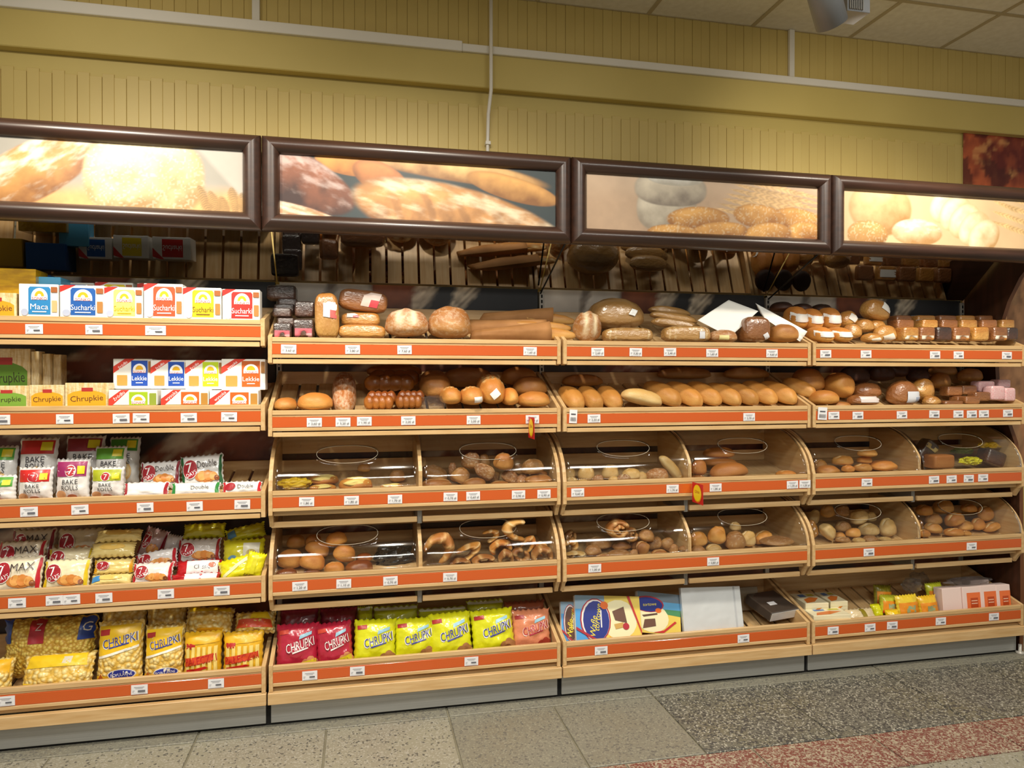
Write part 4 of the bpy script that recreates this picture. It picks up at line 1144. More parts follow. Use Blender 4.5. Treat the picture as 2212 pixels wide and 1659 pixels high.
pile(1, 3, ['round', 'oval'], ['orange', 'glazed', 'orange'],
     [(623, 1207, 58, 42), (619, 1238, 44, 20), (690, 1190, 56, 34, -20, .04), (676, 1212, 58, 38, -10), (674, 1240, 40, 14), (721, 1226, 44, 26), (742, 1196, 50, 38, -20, .03), (776, 1222, 60, 30), (722, 1173, 50, 32, 10, .07), (640, 1170, 40, 30, 0, .06), (786, 1206, 36, 20, 0, .02), (676, 1168, 36, 26, 0, .06)],
     'round glossy bun in the covered bin beside the crescent rolls', 'round buns in the covered bin', 'bun')
crumple(848, 1212, 84, 52, .16, 'dark glossy plastic bag lying beside the round buns', mat('dark_bag', '241d18', .2, coat=.6, bump=.5, bscale=8), 2)
pile(1, 3, ['crescent', 'hook', 'ring', 'crescent'], ['brown', 'golden', 'brown', 'orange'],
     [(952, 1188, 66, 66, -40, .02), (1010, 1196, 60, 30, 30, .02), (1048, 1210, 54, 26), (1078, 1186, 56, 34, 10, .03), (1092, 1206, 36, 40), (1110, 1152, 58, 50, 170, .09), (1130, 1200, 34, 50, 60), (1148, 1178, 30, 40, -40, .03), (1172, 1200, 54, 46), (1066, 1160, 38, 28, 20, .08), (1100, 1183, 34, 22), (1160, 1186, 34, 30, 60, .02), (1000, 1214, 50, 20)],
     'curved brown crescent roll heaped in the covered bin beside the round buns', 'crescent rolls in the covered bin')
# bay 3 bins
pile(2, 2, ['oval', 'star', 'oval', 'kaiser'], ['pale', 'pale', 'rustic'],
     [(1230, 1022, 26, 24), (1266, 1022, 36, 32), (1292, 1034, 24, 18), (1318, 1020, 38, 32), (1256, 1040, 24, 10), (1346, 1034, 34, 20), (1364, 1028, 44, 28), (1386, 1030, 30, 24), (1414, 1026, 54, 30), (1236, 1038, 28, 14), (1334, 1036, 26, 16)],
     'small pale roll in the covered bin with one long white roll', 'pale rolls in the covered bin')
bread('ploaf', 'pale', 1448, 1013, 74, 24, 2, 2, 'long pale roll lying slanted against the bin divider', None, 'bread roll', rot=-48, y=.10, dep=.05)
bread('ploaf', 'seeded', 1571, 1016, 86, 34, 2, 2, 'seeded orange loaf lying lowest in the covered bin', y=.12, dep=.12, rot=4)
bread('ploaf', 'seeded', 1556, 1000, 80, 20, 2, 2, 'seeded loaf lying between the other two seeded loaves', y=.18, dep=.12)
bread('ploaf', 'seeded', 1553, 984, 72, 24, 2, 2, 'seeded loaf lying on top of the other seeded loaves', y=.20, dep=.11)
bread('round', 'seeded', 1509, 1016, 36, 36, 2, 2, 'small round seeded roll against the bin divider', None, 'bread roll', y=.13)
bread('oval', 'brown', 1508, 1031, 34, 10, 2, 2, 'flat roll lying under the small seeded roll', None, 'bread roll', y=.1)
bread('oval', 'orange', 1698, 1023, 44, 14, 2, 2, 'lone flat pastry at the far side of the seeded bread bin', None, 'pastry', y=.09)
pile(2, 3, ['oval', 'kaiser', 'oval'], ['whole', 'brown', 'whole'],
     [(1294, 1176, 60, 28), (1342, 1178, 44, 20), (1288, 1190, 40, 24), (1332, 1200, 56, 18), (1370, 1176, 26, 22), (1396, 1160, 38, 28, -15, .05), (1418, 1176, 40, 28, 15), (1388, 1184, 30, 30, 50), (1368, 1196, 20, 20), (1442, 1178, 30, 30, -50), (1424, 1194, 36, 14), (1470, 1192, 26, 14), (1456, 1186, 24, 22), (1306, 1202, 34, 14)],
     'small brown oval roll in the covered bin with the twisted rolls', 'oval rolls beside the twisted rolls')
pile(2, 3, ['spiral', 'hook', 'spiral', 'hook'], ['brown', 'golden', 'brown', 'pale'],
     [(1338, 1144, 54, 44, 0, .08), (1230, 1182, 40, 34, 40), (1362, 1156, 34, 36, 30, .05), (1242, 1202, 46, 20, 10), (1232, 1160, 30, 26, 60, .04)],
     'twisted brown roll in the covered bin beside the oval rolls', 'twisted rolls in the covered bin')
pile(2, 3, ['oval', 'round', 'kaiser'], ['golden', 'whole', 'pale'],
     [(1510, 1170, 44, 36, 10), (1508, 1188, 34, 18), (1540, 1184, 36, 18), (1548, 1158, 42, 40, 0, .03), (1586, 1168, 46, 40), (1618, 1164, 36, 34), (1652, 1164, 46, 24, 22), (1674, 1176, 84, 18), (1588, 1138, 26, 20, 0, .08)],
     'golden roll in the covered bin with one long flat roll', 'golden rolls in the covered bin')
# bay 4 bins
pile(3, 2, ['oval', 'kaiser'], ['orange', 'golden'],
     [(1788, 1016, 52, 20), (1772, 1004, 30, 22), (1832, 1012, 30, 16), (1858, 1010, 44, 18), (1906, 1006, 62, 22), (1826, 1000, 50, 22, 0, .02), (1866, 998, 36, 18, 0, .03), (1872, 980, 44, 16, 0, .08)],
     'shiny orange oval roll in the covered bin beside the rye pieces', 'orange rolls in the covered bin')
o = bread('rect', 'w_dark', 1998, 975, 34, 52, 3, 2, 'dark rye loaf with a paper band leaning in the bin', y=.20, dep=.07, rot=-35); labelpatch(o, 0, .2, .9, .2, ('c9b070',))
bread('rect', 'seeded', 2028, 996, 52, 30, 3, 2, 'brown block of wholemeal bread in the bin with yellow wrappers', y=.10, dep=.09)
bread('rect', 'w_dark', 2140, 988, 50, 34, 3, 2, 'dark rye piece in film against the end of the bin', y=.11, dep=.09, rot=-20)
ylw = mat('yellow_film', 'd6cf1e', .3, coat=.7, coatr=.1, bump=.5, bscale=10)
crumple(2096, 997, 40, 18, .10, 'yellow wrapped snack lying beside the dark rye piece', ylw, 1, 'wrapped_snack')
crumple(2138, 970, 46, 16, .13, 'yellow wrapper lying on the dark rye piece', mat('amber_film', 'c9a01e', .3, coat=.7, bump=.5, bscale=10), 5, 'wrapped_snack')
crumple(2078, 975, 44, 14, .25, 'greenish wrapped snack at the back of the bin', mat('olive_film', '7c8a1e', .3, coat=.7, bump=.5, bscale=10), 6, 'wrapped_snack')
pile(3, 3, ['kaiser', 'oval', 'oval'], ['golden', 'pale', 'pale', 'whole'],
     [(1756, 1144, 30, 44, 10), (1789, 1152, 42, 30, -50), (1764, 1116, 26, 34, -30, .04), (1815, 1164, 36, 12), (1841, 1156, 36, 22), (1851, 1166, 28, 10), (1876, 1144, 46, 28), (1880, 1164, 34, 12), (1818, 1160, 26, 16), (1916, 1140, 38, 40), (1856, 1118, 44, 30, 20, .06), (1816, 1104, 34, 26, 0, .08), (1786, 1106, 34, 30, 0, .07), (1912, 1164, 26, 8), (1880, 1116, 26, 22, 0, .06), (1822, 1138, 36, 24, 0, .02)],
     'pale oval roll in the covered bin beside the golden slit rolls', 'pale oval rolls in the covered bin')
pile(3, 3, ['kaiser'], ['golden', 'orange'],
     [(2018, 1142, 44, 24, -10), (2058, 1122, 44, 28, 22, .04), (2016, 1122, 40, 28, 0, .03), (2056, 1150, 46, 18), (2086, 1136, 44, 24), (2112, 1134, 34, 28), (2146, 1138, 40, 18, 20), (2132, 1110, 38, 34, 15, .05), (1986, 1136, 26, 26, -30), (1994, 1152, 30, 16), (2040, 1100, 46, 30, 0, .08), (1998, 1104, 36, 24, 0, .08), (2080, 1152, 30, 10), (2094, 1098, 34, 18, 0, .09), (2152, 1122, 20, 20, 0, .03)],
     'golden oval roll with a slit in the bin against the end panel', 'golden slit rolls by the end panel')

# ---------------------------------------------------------------- bay 3, upper trays
bread('scored', 'rustic', 1270, 706, 62, 64, 2, 0, 'round loaf with two pale slashes beside the baguette ends', y=.11, dep=.14, seed=2, pitch=35)
bread('round', 'w_tan', 1328, 678, 126, 68, 2, 0, 'large film-wrapped round loaf with a small white sticker', y=.20, dep=.2); labelpatch(bpy.context.scene.collection.objects[-1], .2, .0, .13, .2, ('e8e8e8',), -.4)
bread('sliced', 'w_tan', 1354, 724, 112, 32, 2, 0, 'film-wrapped sliced loaf lying under the large round loaf', y=.075, dep=.1)
for i, (px, py, w, h, y, r_) in enumerate(((1448, 676, 100, 20, .22, -6), (1455, 690, 120, 22, .18, -8), (1462, 703, 126, 24, .14, -8))):
    bread('ploaf', 'w_tan', px, py, w, h, 2, 0, 'film-wrapped light loaf leaning in the overlapping row above the sliced loaf', 'overlapping film-wrapped loaves', y=y, dep=.09, rot=r_)
o = bread('sliced', 'w_tan', 1480, 722, 112, 36, 2, 0, 'film-wrapped loaf with barcode sticker lying at the front lip', y=.07, dep=.1); labelpatch(o, .26, -.08, .12, .45, ('dcdce0',))
o = bread('ploaf', 'rustic', 1558, 726, 66, 28, 2, 0, 'small loaf with pale yellow tag below the white paper bag', y=.07, dep=.1); labelpatch(o, -.1, -.15, .34, .36, ('e8dc9a',))
o = bread('tin', 'w_brown', 1626, 712, 62, 54, 2, 0, 'dark film-wrapped loaf with white diamond sticker between the white papers', y=.08, dep=.12); labelpatch(o, .28, -.28, .2, .24, ('e6e6ea',), .6)
bread('ploaf', 'brown', 1690, 720, 66, 40, 2, 0, 'brown loaf tucked under the second white paper bag', y=.09, dep=.12)
paper_sleeve([(1507, 692), (1577, 728), (1638, 672), (1574, 648)], [.06, .045, .10, .15], .006, 'flat white paper bag lying tilted on the wrapped loaves', whitepaper)
paper_sleeve([(1652, 688), (1728, 738), (1744, 716), (1632, 655)], [.10, .05, .045, .16], .006, 'white paper bag sticking out beside the banded loaves', whitepaper)
gl = 'row of long white loaves'
lt = 'long golden white loaf in the tight row'
for n_, (px, py) in enumerate(((1233, 858), (1275, 858), (1316, 860))):
    o = bread('ploaf', 'golden', px, py, 46, 40, 2, 1, '%s golden loaf from the braided-loaf tray, in the trio beside the flat pale loaf' % ORD[n_], 'three loaves beside the flat pale loaf', y=.13, dep=.19, pitch=24, yaw=14, seed=n_)
bread('ploaf', 'pale', 1380, 862, 98, 34, 2, 1, 'flat pale oval loaf lying between the two rows of loaves', y=.11, dep=.13, rot=-12, yaw=10)
for n_, (px, py, w) in enumerate(((1430, 848, 46), (1478, 850, 42), (1525, 849, 46), (1562, 850, 40), (1598, 848, 44), (1640, 847, 42), (1680, 846, 42), (1722, 846, 42))):
    o = bread('ploaf', 'golden', px, py, w, 40, 2, 1, '%s long golden loaf from the flat pale loaf in the tight row of eight' % ORD[n_], gl, y=.14, dep=.22, pitch=22, yaw=30, seed=n_ % 3)
for px, w in ((1478, 124), (1612, 106), (1258, 90)):
    bread('ploaf', 'brown', px, 806 if px > 1300 else 822, w, 26, 2, 1, 'brown loaf lying crosswise behind '+{1478: 'the near half of the row of eight loaves', 1612: 'the far half of the row of eight loaves', 1258: 'the trio of golden loaves'}[px], 'crosswise loaves at the back', y=.33, dep=.08)
# ---------------------------------------------------------------- bay 4, upper trays
gbn = 'loaves with white paper bands'
for n_, (px, py, w, h, y, pt) in enumerate(((1716, 686, 46, 52, .20, 20), (1752, 690, 44, 50, .18, 20), (1786, 690, 46, 52, .17, 20), (1772, 722, 46, 34, .07, 12), (1806, 722, 46, 32, .07, 12))):
    o = bread('ploaf', 'orange', px, py, w, h, 3, 0, 'golden loaf with white paper band, '+('rear row beside the white paper', 'middle of the rear row', 'rear row beside the glossy rolls', 'front row beside the white paper', 'front row beside the glossy rolls')[n_], gbn, y=y, dep=.16, pitch=pt, seed=0)
    labelpatch(o, 0, .12, .96, .34, ('f2eee8',)); 
for px, py, w, h in ((1690, 664, 50, 22), (1732, 666, 46, 20), (1770, 668, 46, 22)):
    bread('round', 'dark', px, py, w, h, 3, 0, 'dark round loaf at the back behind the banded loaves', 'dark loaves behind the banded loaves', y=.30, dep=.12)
o = bread('ploaf', 'w_golden', 1890, 676, 66, 48, 3, 0, 'halved golden loaf with white label perched on the pile', y=.17, dep=.11, rot=-14); labelpatch(o, .22, .16, .4, .4, ('f4f0e8',), -.4)
o = bread('ploaf', 'w_golden', 1832, 692, 44, 36, 3, 0, 'golden wrapped loaf with white label left of the perched half loaf', y=.16, dep=.1, rot=20); labelpatch(o, .1, 0, .4, .5, ('f2ece4',), .6)
for i, (px, py, w, h, y) in enumerate(((1862, 706, 46, 32, .13), (1888, 704, 44, 26, .16), (1848, 718, 40, 34, .09), (1906, 722, 56, 40, .08), (1880, 730, 46, 22, .06))):
    o = bread('ploaf', 'w_golden', px, py, w, h, 3, 0, 'golden glossy roll in film between banded loaves and block loaves', 'glossy rolls in the pile', y=y, dep=.09)
    if i > 2: labelpatch(o, .0, -.25, .5, .35, ('f2e8d8',), .4)
gs = 'small glossy block loaves'
pos = []
for px, w in ((1954, 40), (1992, 38), (2028, 38), (2066, 42), (2108, 38), (2150, 38), (2186, 30)): pos.append((px, 722, w, 30, .06))
for px, w in ((1945, 44), (1998, 40), (2040, 42), (2082, 42), (2125, 40), (2165, 34)): pos.append((px, 702, w, 22, .15))
for px, w in ((1942, 40), (1990, 46), (2036, 44), (2078, 40), (2118, 36), (2150, 32)): pos.append((px, 691, w, 18, .24))
for i, (px, py, w, h, y) in enumerate(pos):
    o = bread('rect', ('w_golden', 'w_brown', 'w_dark', 'w_brown')[i % 4] if i < 7 else ('w_golden', 'w_brown')[i % 2], px, py, w, h, 3, 0, 'small glossy block loaf, %s from the end panel in the %s row' % (ORD[6-i] if i < 7 else ORD[12-i] if i < 13 else ORD[18-i], 'front' if i < 7 else 'middle' if i < 13 else 'back'), gs, y=y, dep=.085)
    if i in (0, 1, 3, 5): labelpatch(o, -.05, -.3, .75, .34, ('f2e6d2', 'd89040'))
    if i in (8, 14): labelpatch(o, 0, .0, .9, .5, ('f6f2ec',), face='top')
bread('round', 'brown', 1748, 826, 78, 58, 3, 1, 'big round brown loaf behind the golden bun in the corner', y=.20, dep=.17)
bread('ploaf', 'orange', 1806, 832, 60, 54, 3, 1, 'golden oblong loaf beside the big round brown loaf', y=.18, dep=.16, rot=-30)
bread('round', 'orange', 1778, 864, 70, 34, 3, 1, 'round golden bun at the front below the big round loaf', y=.10, dep=.13)
bread('round', 'brown', 1808, 874, 50, 12, 3, 1, 'flat golden bun tucked beside the round golden bun', y=.07, dep=.09)
bread('round', 'w_brown', 1870, 844, 66, 34, 3, 1, 'glossy brown round loaf lying on a labelled loaf', y=.14, dep=.13)
o = bread('round', 'w_brown', 1868, 866, 72, 26, 3, 1, 'glossy round loaf with pale label at the front lip', y=.08, dep=.12); labelpatch(o, .05, .05, .7, .5, ('e4d8d4',))
o = bread('round', 'w_brown', 1950, 849, 72, 54, 3, 1, 'glossy brown loaf standing with blue-white label', y=.09, dep=.12); labelpatch(o, .15, -.16, .55, .44, ('dfe2ea', 'a8b4cc'))
bread('oval', 'w_golden', 1998, 846, 56, 50, 3, 1, 'lumpy yellow pastry in film beside the blue-labelled loaf', None, 'pastry', y=.10, dep=.1, rot=-25)
bread('oval', 'w_golden', 2012, 866, 44, 22, 3, 1, 'small yellow pastry in film lying at the front lip', None, 'pastry', y=.06, dep=.08)
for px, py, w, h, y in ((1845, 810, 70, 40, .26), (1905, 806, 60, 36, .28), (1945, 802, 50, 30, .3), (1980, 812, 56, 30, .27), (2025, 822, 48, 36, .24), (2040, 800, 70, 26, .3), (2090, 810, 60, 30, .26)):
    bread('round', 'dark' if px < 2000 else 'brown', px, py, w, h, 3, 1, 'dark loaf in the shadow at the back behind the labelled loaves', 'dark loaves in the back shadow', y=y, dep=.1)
for px, py, w, h, y in ((2058, 848, 40, 22, .11), (2092, 846, 40, 22, .12), (2082, 864, 40, 18, .06), (2112, 856, 44, 22, .09), (2050, 870, 50, 10, .05), (2074, 862, 30, 12, .08)):
    bread('rect', 'w_brown', px, py, w, h, 3, 1, 'small brown cake in film beside the pink flecked packs', 'small film-wrapped cakes', 'cake', y=y, dep=.07)
pinkf = mat('pink_flecked_film', 'e8dcd8', .35, coat=.6, noise=('cc3c58', 60, .48, .56, (1, 1, 1)))
for px, py, w, h, y in ((2124, 838, 44, 26, .13), (2142, 850, 38, 34, .08), (2182, 852, 30, 32, .07), (2160, 836, 34, 20, .16)):
    o = bread('rect', 'w_brown', px, py, w, h, 3, 1, 'white pack flecked with pink beside the end of the tray', 'pink flecked packs', 'packet', y=y, dep=.07, name='snack_packet')
    o.data = o.data.copy(); o.data.materials[0] = pinkf
# ================================================================ BOXES AND BAGS
def face_place(px0, px1, pyt, y, bay, row, lean, lift=0.0, pyb=None):
    """base point, width and height of a pack whose front shows between px0..px1 with its top at pyt"""
    L = lean*D2R; pm = (px0+px1)/2
    if pyb is None: zb = fl(bay, row, y)+0.004+lift
    else: zb = aty(pm, pyb, y)[2]
    h = 0.1
    for _ in range(8): h = max(0.012, (aty(pm, pyt, y+h*math.sin(L))[2]-zb)/math.cos(L))
    zc = zb+h*0.5
    pyc = (pyt+aty_inv(pm, y, zb))/2
    xa, xb = aty(px0, pyc, y)[0], aty(px1, pyc, y)[0]
    return Vector(((xa+xb)/2, y, zb)), xb-xa, h
def aty_inv(px, y, z):
    lo, hi = -400.0, 2200.0
    for _ in range(40):
        m_ = (lo+hi)/2
        if aty(px, m_, y)[2] > z: lo = m_
        else: hi = m_
    return lo
def pack_box(name, design, px0, px1, pyt, y, bay, row, lab, cat='box', group=None, dep=0.06, lean=0, lift=0.0, base='f2f0ea', pyb=None, yaw=0, mt=None, side=None, hmin=None, rot=0, name_part='front_print'):
    p, w, h = face_place(px0, px1, pyt, y, bay, row, lean, lift, pyb)
    if hmin and h < hmin: p.z -= hmin-h; h = hmin
    o = bpy.data.objects.new(name, boxmesh(name, round(w, 3), dep, round(h, 3), mt or ink(base), 0.002).copy())
    o.data.transform(Matrix.Translation((0, dep/2, h/2)))
    o.location = p; o.rotation_euler = (-lean*D2R, -rot*D2R, yaw*D2R); settle(o, bay, row); link(o); tag(o, lab, cat, group)
    if design:
        link(bpy.data.objects.new(name_part, decals(name_part, design, w, h, lambda u, v, f: Vector(((u-.5)*w, -f*.6-.0002, v*h)), step=.0005)), o)
    if side:
        link(bpy.data.objects.new('top_print', decals('top_print', side, w, dep, lambda u, v, f: Vector(((u-.5)*w, v*dep, h+f*.6)), step=.0005)), o)
    return o
def bag_surf(w, h, T, seed, crimp=True, fat=0.5):
    def t(u, v):
        a = max(0.0, 1-abs(2*u-1)**2.6)**0.62; b = max(0.0, 1-abs(2*v-1)**3.2)**0.62
        k = T/2*a*b
        k += (mn.noise(Vector((u*4+seed*5, v*4, seed)))*0.10+mn.noise(Vector((u*11+seed*3, v*9, seed)))*0.05)*T*b*min(1, a+.3)
        return max(k, 0.0012)
    def pos(u, v, off, sg=-1):
        pin = 1-0.10*(abs(2*v-1)**2)*0-0.05*math.sin(math.pi*v)
        edge = 0.012*w*math.sin(v*40+seed) if crimp and (u < .03 or u > .97) else 0
        x = (u-.5)*w*pin+edge; z = v*h
        if crimp and (v > .955 or v < .045): z += 0.004*math.sin(u*46+seed)
        return Vector((x, sg*(t(u, v)+off)+T*0.5, z))
    return pos
_bag = {}
def bag_mesh(w, h, T, seed, base, zones):
    pos = bag_surf(w, h, T, seed); nu, nv = 22, 24; V = []; F = []; fm = []
    mats = [base]+[z[2] for z in zones]
    for sg in (-1, 1):
        for j in range(nv+1):
            for i in range(nu+1): V.append(pos(i/nu, j/nv, 0, sg))
    m_ = (nu+1)*(nv+1)
    for s in (0, 1):
        for j in range(nv):
            for i in range(nu):
                q = s*m_+j*(nu+1)+i; f = (q, q+1, q+nu+2, q+nu+1); F.append(f if s == 0 else f[::-1])
                k = 0
                for zi, (v0, v1, _m) in enumerate(zones):
                    if v0 <= (j+.5)/nv <= v1: k = zi+1
                fm.append(k)
    for i in range(nu):
        F.append((i, m_+i, m_+i+1, i+1)); fm.append(0); q = nv*(nu+1)+i; F.append((q, q+1, m_+q+1, m_+q)); fm.append(0)
    for j in range(nv):
        a_, b_ = j*(nu+1), (j+1)*(nu+1); F.append((a_, b_, m_+b_, m_+a_)); F.append((a_+nu, m_+a_+nu, m_+b_+nu, b_+nu)); fm += [0, 0]
    return mesh('bag', V, F, mats, smooth=True, fm=fm)
def plastic(h, rough=.28):
    return mat('bag_film_'+h, h, rough, coat=.7, coatr=.12, bump=.35, bscale=26)
def pack_bag(name, design, px0, px1, pyt, y, bay, row, lab, cat='bag', group=None, T=0.06, lean=14, lift=0.0, base='e8d21a', pyb=None, rot=0, yaw=0, zones=(), mt=None, seed=None):
    p, w, h = face_place(px0, px1, pyt, y, bay, row, lean, lift, pyb)
    seed = rng.randrange(50) if seed is None else seed
    me = bag_mesh(w, h, T, seed, mt or plastic(base), zones)
    o = bpy.data.objects.new(name, me); o.location = p; o.rotation_euler = (-lean*D2R, -rot*D2R, yaw*D2R); settle(o, bay, row); link(o); tag(o, lab, cat, group)
    if design:
        pos = bag_surf(w, h, T, seed)
        link(bpy.data.objects.new('front_print', decals('front_print', design, w, h, lambda u, v, f: pos(u, v, f*.8+.0022), fine=True, step=.0006)), o)
    return o

# ---- printed designs (u right, v up)
def d_sonko(col, word, wc='ffffff', ribbon='cf2c22', img='b98040'):
    it = []
    if ribbon: it += [('p', [(0, .78), (0, .97), (.10, 1.0), (.36, 1.0)], ribbon)]
    it += [('p', [(.24, .10), (.80, .10), (.80, .86), (.76, .92), (.28, .92), (.24, .86)], col), ('a', .52, .62, .21, .26, 'ffffff'), ('r', .31, .54, .73, .63, 'ffffff'), ('a', .52, .64, .12, .16, 'f2b81e'), ('a', .52, .64, .05, .07, 'ffffff'),
           ('t', 'SONKO', .52, .575, .085, 'cf2c22', 0, .38), ('t', word, .52, .34, .17, wc, 0, .54), ('r', .34, .17, .70, .20, wc),
           ('r', .84, .18, .97, .52, img), ('r', .82, .76, .98, .92, 'a8602c'), ('e', .15, .17, .09, .10, 'b8c0d8'), ('p', [(.40, 0), (.48, .05), (.66, .05), (.72, 0)], 'd9963c')]
    return it
def d_lekkie(col, word='Lekkie', rib='wysoka', img='c99a4a'):
    return [('p', [(0, .52), (0, .74), (.30, 1.0), (.55, 1.0)], 'd8402e'), ('t', rib, .24, .80, .09, 'ffffff', 40, .4), ('r', .46, .10, .88, .94, col), ('a', .67, .62, .17, .22, 'ffffff'), ('r', .50, .54, .84, .63, 'ffffff'), ('a', .67, .64, .10, .14, 'f2b81e'),
            ('t', 'SONKO', .67, .57, .08, 'cf2c22', 0, .32), ('t', word, .67, .36, .15, 'ffffff', 0, .38), ('r', .58, .19, .76, .22, 'ffffff'), ('r', .10, .12, .36, .46, img), ('r', .90, .55, .99, .92, '9c6a34')]
def d_lekkie_low(col, rib, img):
    return [('p', [(0, .0), (0, .40), (.26, 1.0), (.42, 1.0), (.08, 0)], 'd8402e'), ('t', rib, .21, .62, .22, 'ffffff', 40, .34), ('r', .42, .0, .80, .86, col), ('a', .61, .28, .15, .42, 'ffffff'), ('r', .47, .08, .75, .30, 'ffffff'), ('a', .61, .30, .09, .26, 'f2b81e'), ('t', 'SONKO', .61, .16, .17, 'cf2c22', 0, .27), ('r', .84, .0, .98, .78, img)]
def d_chrup(col, word='Chrupkie', wc='6a3c1c'):
    return [('p', [(.06, 0), (.06, .50), (.18, .62), (.42, .70), (.60, .70), (.84, .60), (.94, .50), (.94, 0)], col), ('r', .38, .64, .64, .80, 'b5322a'), ('t', word, .50, .36, .24, wc, 3, .78)]
def d_bake(col, col2=None):
    return [('r', .06, .56, .94, .93, col), ('e', .50, .70, .16, .15, 'e8e4e0'), ('e', .50, .70, .14, .13, 'b8202c'), ('t', '7', .50, .70, .17, 'ffffff'), ('r', .70, .62, .90, .82, 'f0d81a'), ('t', 'BAKE', .50, .43, .12, '26242a', 0, .45), ('t', 'ROLLS', .50, .28, .12, '26242a', 0, .48), ('e', .22, .12, .16, .10, 'e0a878'), ('e', .55, .06, .14, .06, 'c87858')]
def d_bake_top(col):
    return [('r', .06, .70, .94, .95, col), ('e', .55, .28, .26, .20, 'e0b878'), ('e', .55, .29, .21, .16, 'f0d8a0'), ('t', 'BAKE', .50, .60, .11, '33313a', 0, .5), ('t', 'ROLLS', .50, .48, .11, '33313a', 0, .5), ('r', .62, .76, .9, .92, 'd8c820')]
def d_7days(edge, word, img='d98a3c', wc='3a2a26'):
    it = []
    if edge: it += [('p', [(.02, .04), (.10, .06), (.07, .94), (.02, .96)], edge), ('p', [(.98, .04), (.90, .06), (.93, .94), (.98, .96)], edge)]
    it += [('e', .62, .30, .27, .17, 'c87a34'), ('e', .52, .33, .10, .15, 'e0a050'), ('e', .66, .33, .10, .16, img), ('e', .79, .30, .09, .13, 'e0a050'), ('e', .86, .24, .06, .08, '8a4a24'), ('e', .24, .56, .19, .30, 'f0e8e0'), ('e', .24, .56, .175, .28, 'a81c2a'), ('t', '7', .22, .62, .30, 'ffffff', 8), ('t', 'DAYS', .27, .42, .13, 'ffffff', 20, .26)]
    if word: it += [('t', word, .64, .70, .22, wc, 4, .46)]
    return it
def d_chrupki(word='CHRUPKI', tc='3a3c9a', out='f0f0f4', badge='b02c2a', nuts='b07a4a'):
    it = [('p', [(.07, .78), (.30, .80), (.30, .89), (.07, .87)], badge), ('p', [(.55, .66), (.85, .76), (.85, .83), (.57, .75)], '9cc8dc'),
          ('t', word, .585, .545, .225, out, 14, .74, .15), ('t', word, .58, .55, .20, tc, 14, .70, .15), ('p', [(.40, .36), (.78, .46), (.78, .485), (.40, .395)], tc)]
    if nuts: it += [('e', .72, .14, .10, .10, nuts), ('e', .84, .19, .10, .11, nuts), ('e', .93, .14, .07, .10, nuts), ('e', .80, .09, .09, .07, '8e5a34')]
    return it

SU = 'white rusk box with a %s square, standing in the row of rusk boxes'
pack_box('crispbread_pack', d_chrup('e8a41e'), -52, 37, 636, .06, 0, 0, 'clear crispbread pack with orange label at the end of the rusk row', 'packet', dep=.07, mt=crackm)
pack_box('crispbread_pack', None, -30, 92, 585, .16, 0, 0, 'yellow clear pack of crispbread behind the orange labelled pack', 'packet', dep=.12, mt=mat('yellow_pack_film', 'd8a818', .25, coat=.8, bump=.3, bscale=30, noise=('b98a18', 12, .4, .6, (1, 1, 4))))
pack_box('matzo_box', d_sonko('2a86c4', 'Maca', ribbon=None, img='d8b880'), 40, 125, 618, .05, 0, 0, 'white box with a blue Maca square beside the orange crispbread', dep=.07)
pack_box('matzo_box', None, 50, 132, 597, .13, 0, 0, 'light blue box lying on top behind the Maca box', dep=.16, base='5ab0dc', pyb=640)
for i, (a, b_, t_, col, wc, w_) in enumerate(((126, 222, 621, '1c5cae', 'ffffff', 'blue'), (223, 307, 624, 'f6e678', 'd8b01e', 'pale yellow'), (308, 394, 616, 'd9542c', 'ffffff', 'orange red'), (395, 481, 623, 'f0d41a', '7a5a1c', 'bright yellow'), (482, 567, 625, 'd02c22', 'ffffff', 'deep red'))):
    pack_box('rusk_box', d_sonko(col, 'Sucharki', wc), a, b_, t_, .045+.002*(i % 2), 0, 0, SU % w_, group='rusk boxes', dep=.07)
# second row, seen in the mirror
def xat(px, y): return aty(px, 560, y)[0]
for px0, px1, col, nm, say in ((190, 262, '1c5cae', 'Sucharki', 'blue'), (272, 344, 'f0d41a', 'Sucharki', 'yellow'), (352, 430, 'd02c22', 'Sucharki', 'red')):
    x0, x1 = xat(px0, .60), xat(px1, .60); w = x1-x0
    o = bpy.data.objects.new('rusk_box', boxmesh('rusk_box', round(w, 3), .10, .11, ink('f2f0ea'), .002)); o.location = ((x0+x1)/2, .25, fl(0, 0, .30)+.066)
    link(o); tag(o, 'white rusk box with %s square in the back row, seen in the mirror' % say, 'box', 'rusk boxes behind')
    link(bpy.data.objects.new('front_print', decals('front_print', d_sonko(col, nm), w, .11, lambda u, v, f: Vector(((u-.5)*w, -.0502-f*.6, (v-.5)*.11)), step=.0005)), o)
    link(bpy.data.objects.new('top_print', decals('top_print', [('r', .25, .1, .8, .9, col), ('t', nm, .52, .5, .25, 'ffffff', 0, .5), ('p', [(0, .5), (0, .9), (.2, 1), (.3, 1)], 'cf2c22')], w, .1, lambda u, v, f: Vector(((u-.5)*w, (v-.5)*.1, .055+f*.6)), step=.0005)), o)
for px0, px1, m_, say in ((8, 92, ink('d8a818'), 'yellow crispbread pack in the back row, seen in the mirror'), (102, 186, ink('16549c'), 'blue crispbread box in the back row, seen in the mirror')):
    x0, x1 = xat(px0, .60), xat(px1, .60)
    o = bpy.data.objects.new('crispbread_pack', boxmesh('crispbread_pack', round(x1-x0, 3), .12, .13, m_, .002)); o.location = ((x0+x1)/2, .295, fl(0, 0, .355)+.076)
    link(o); tag(o, say, 'packet')
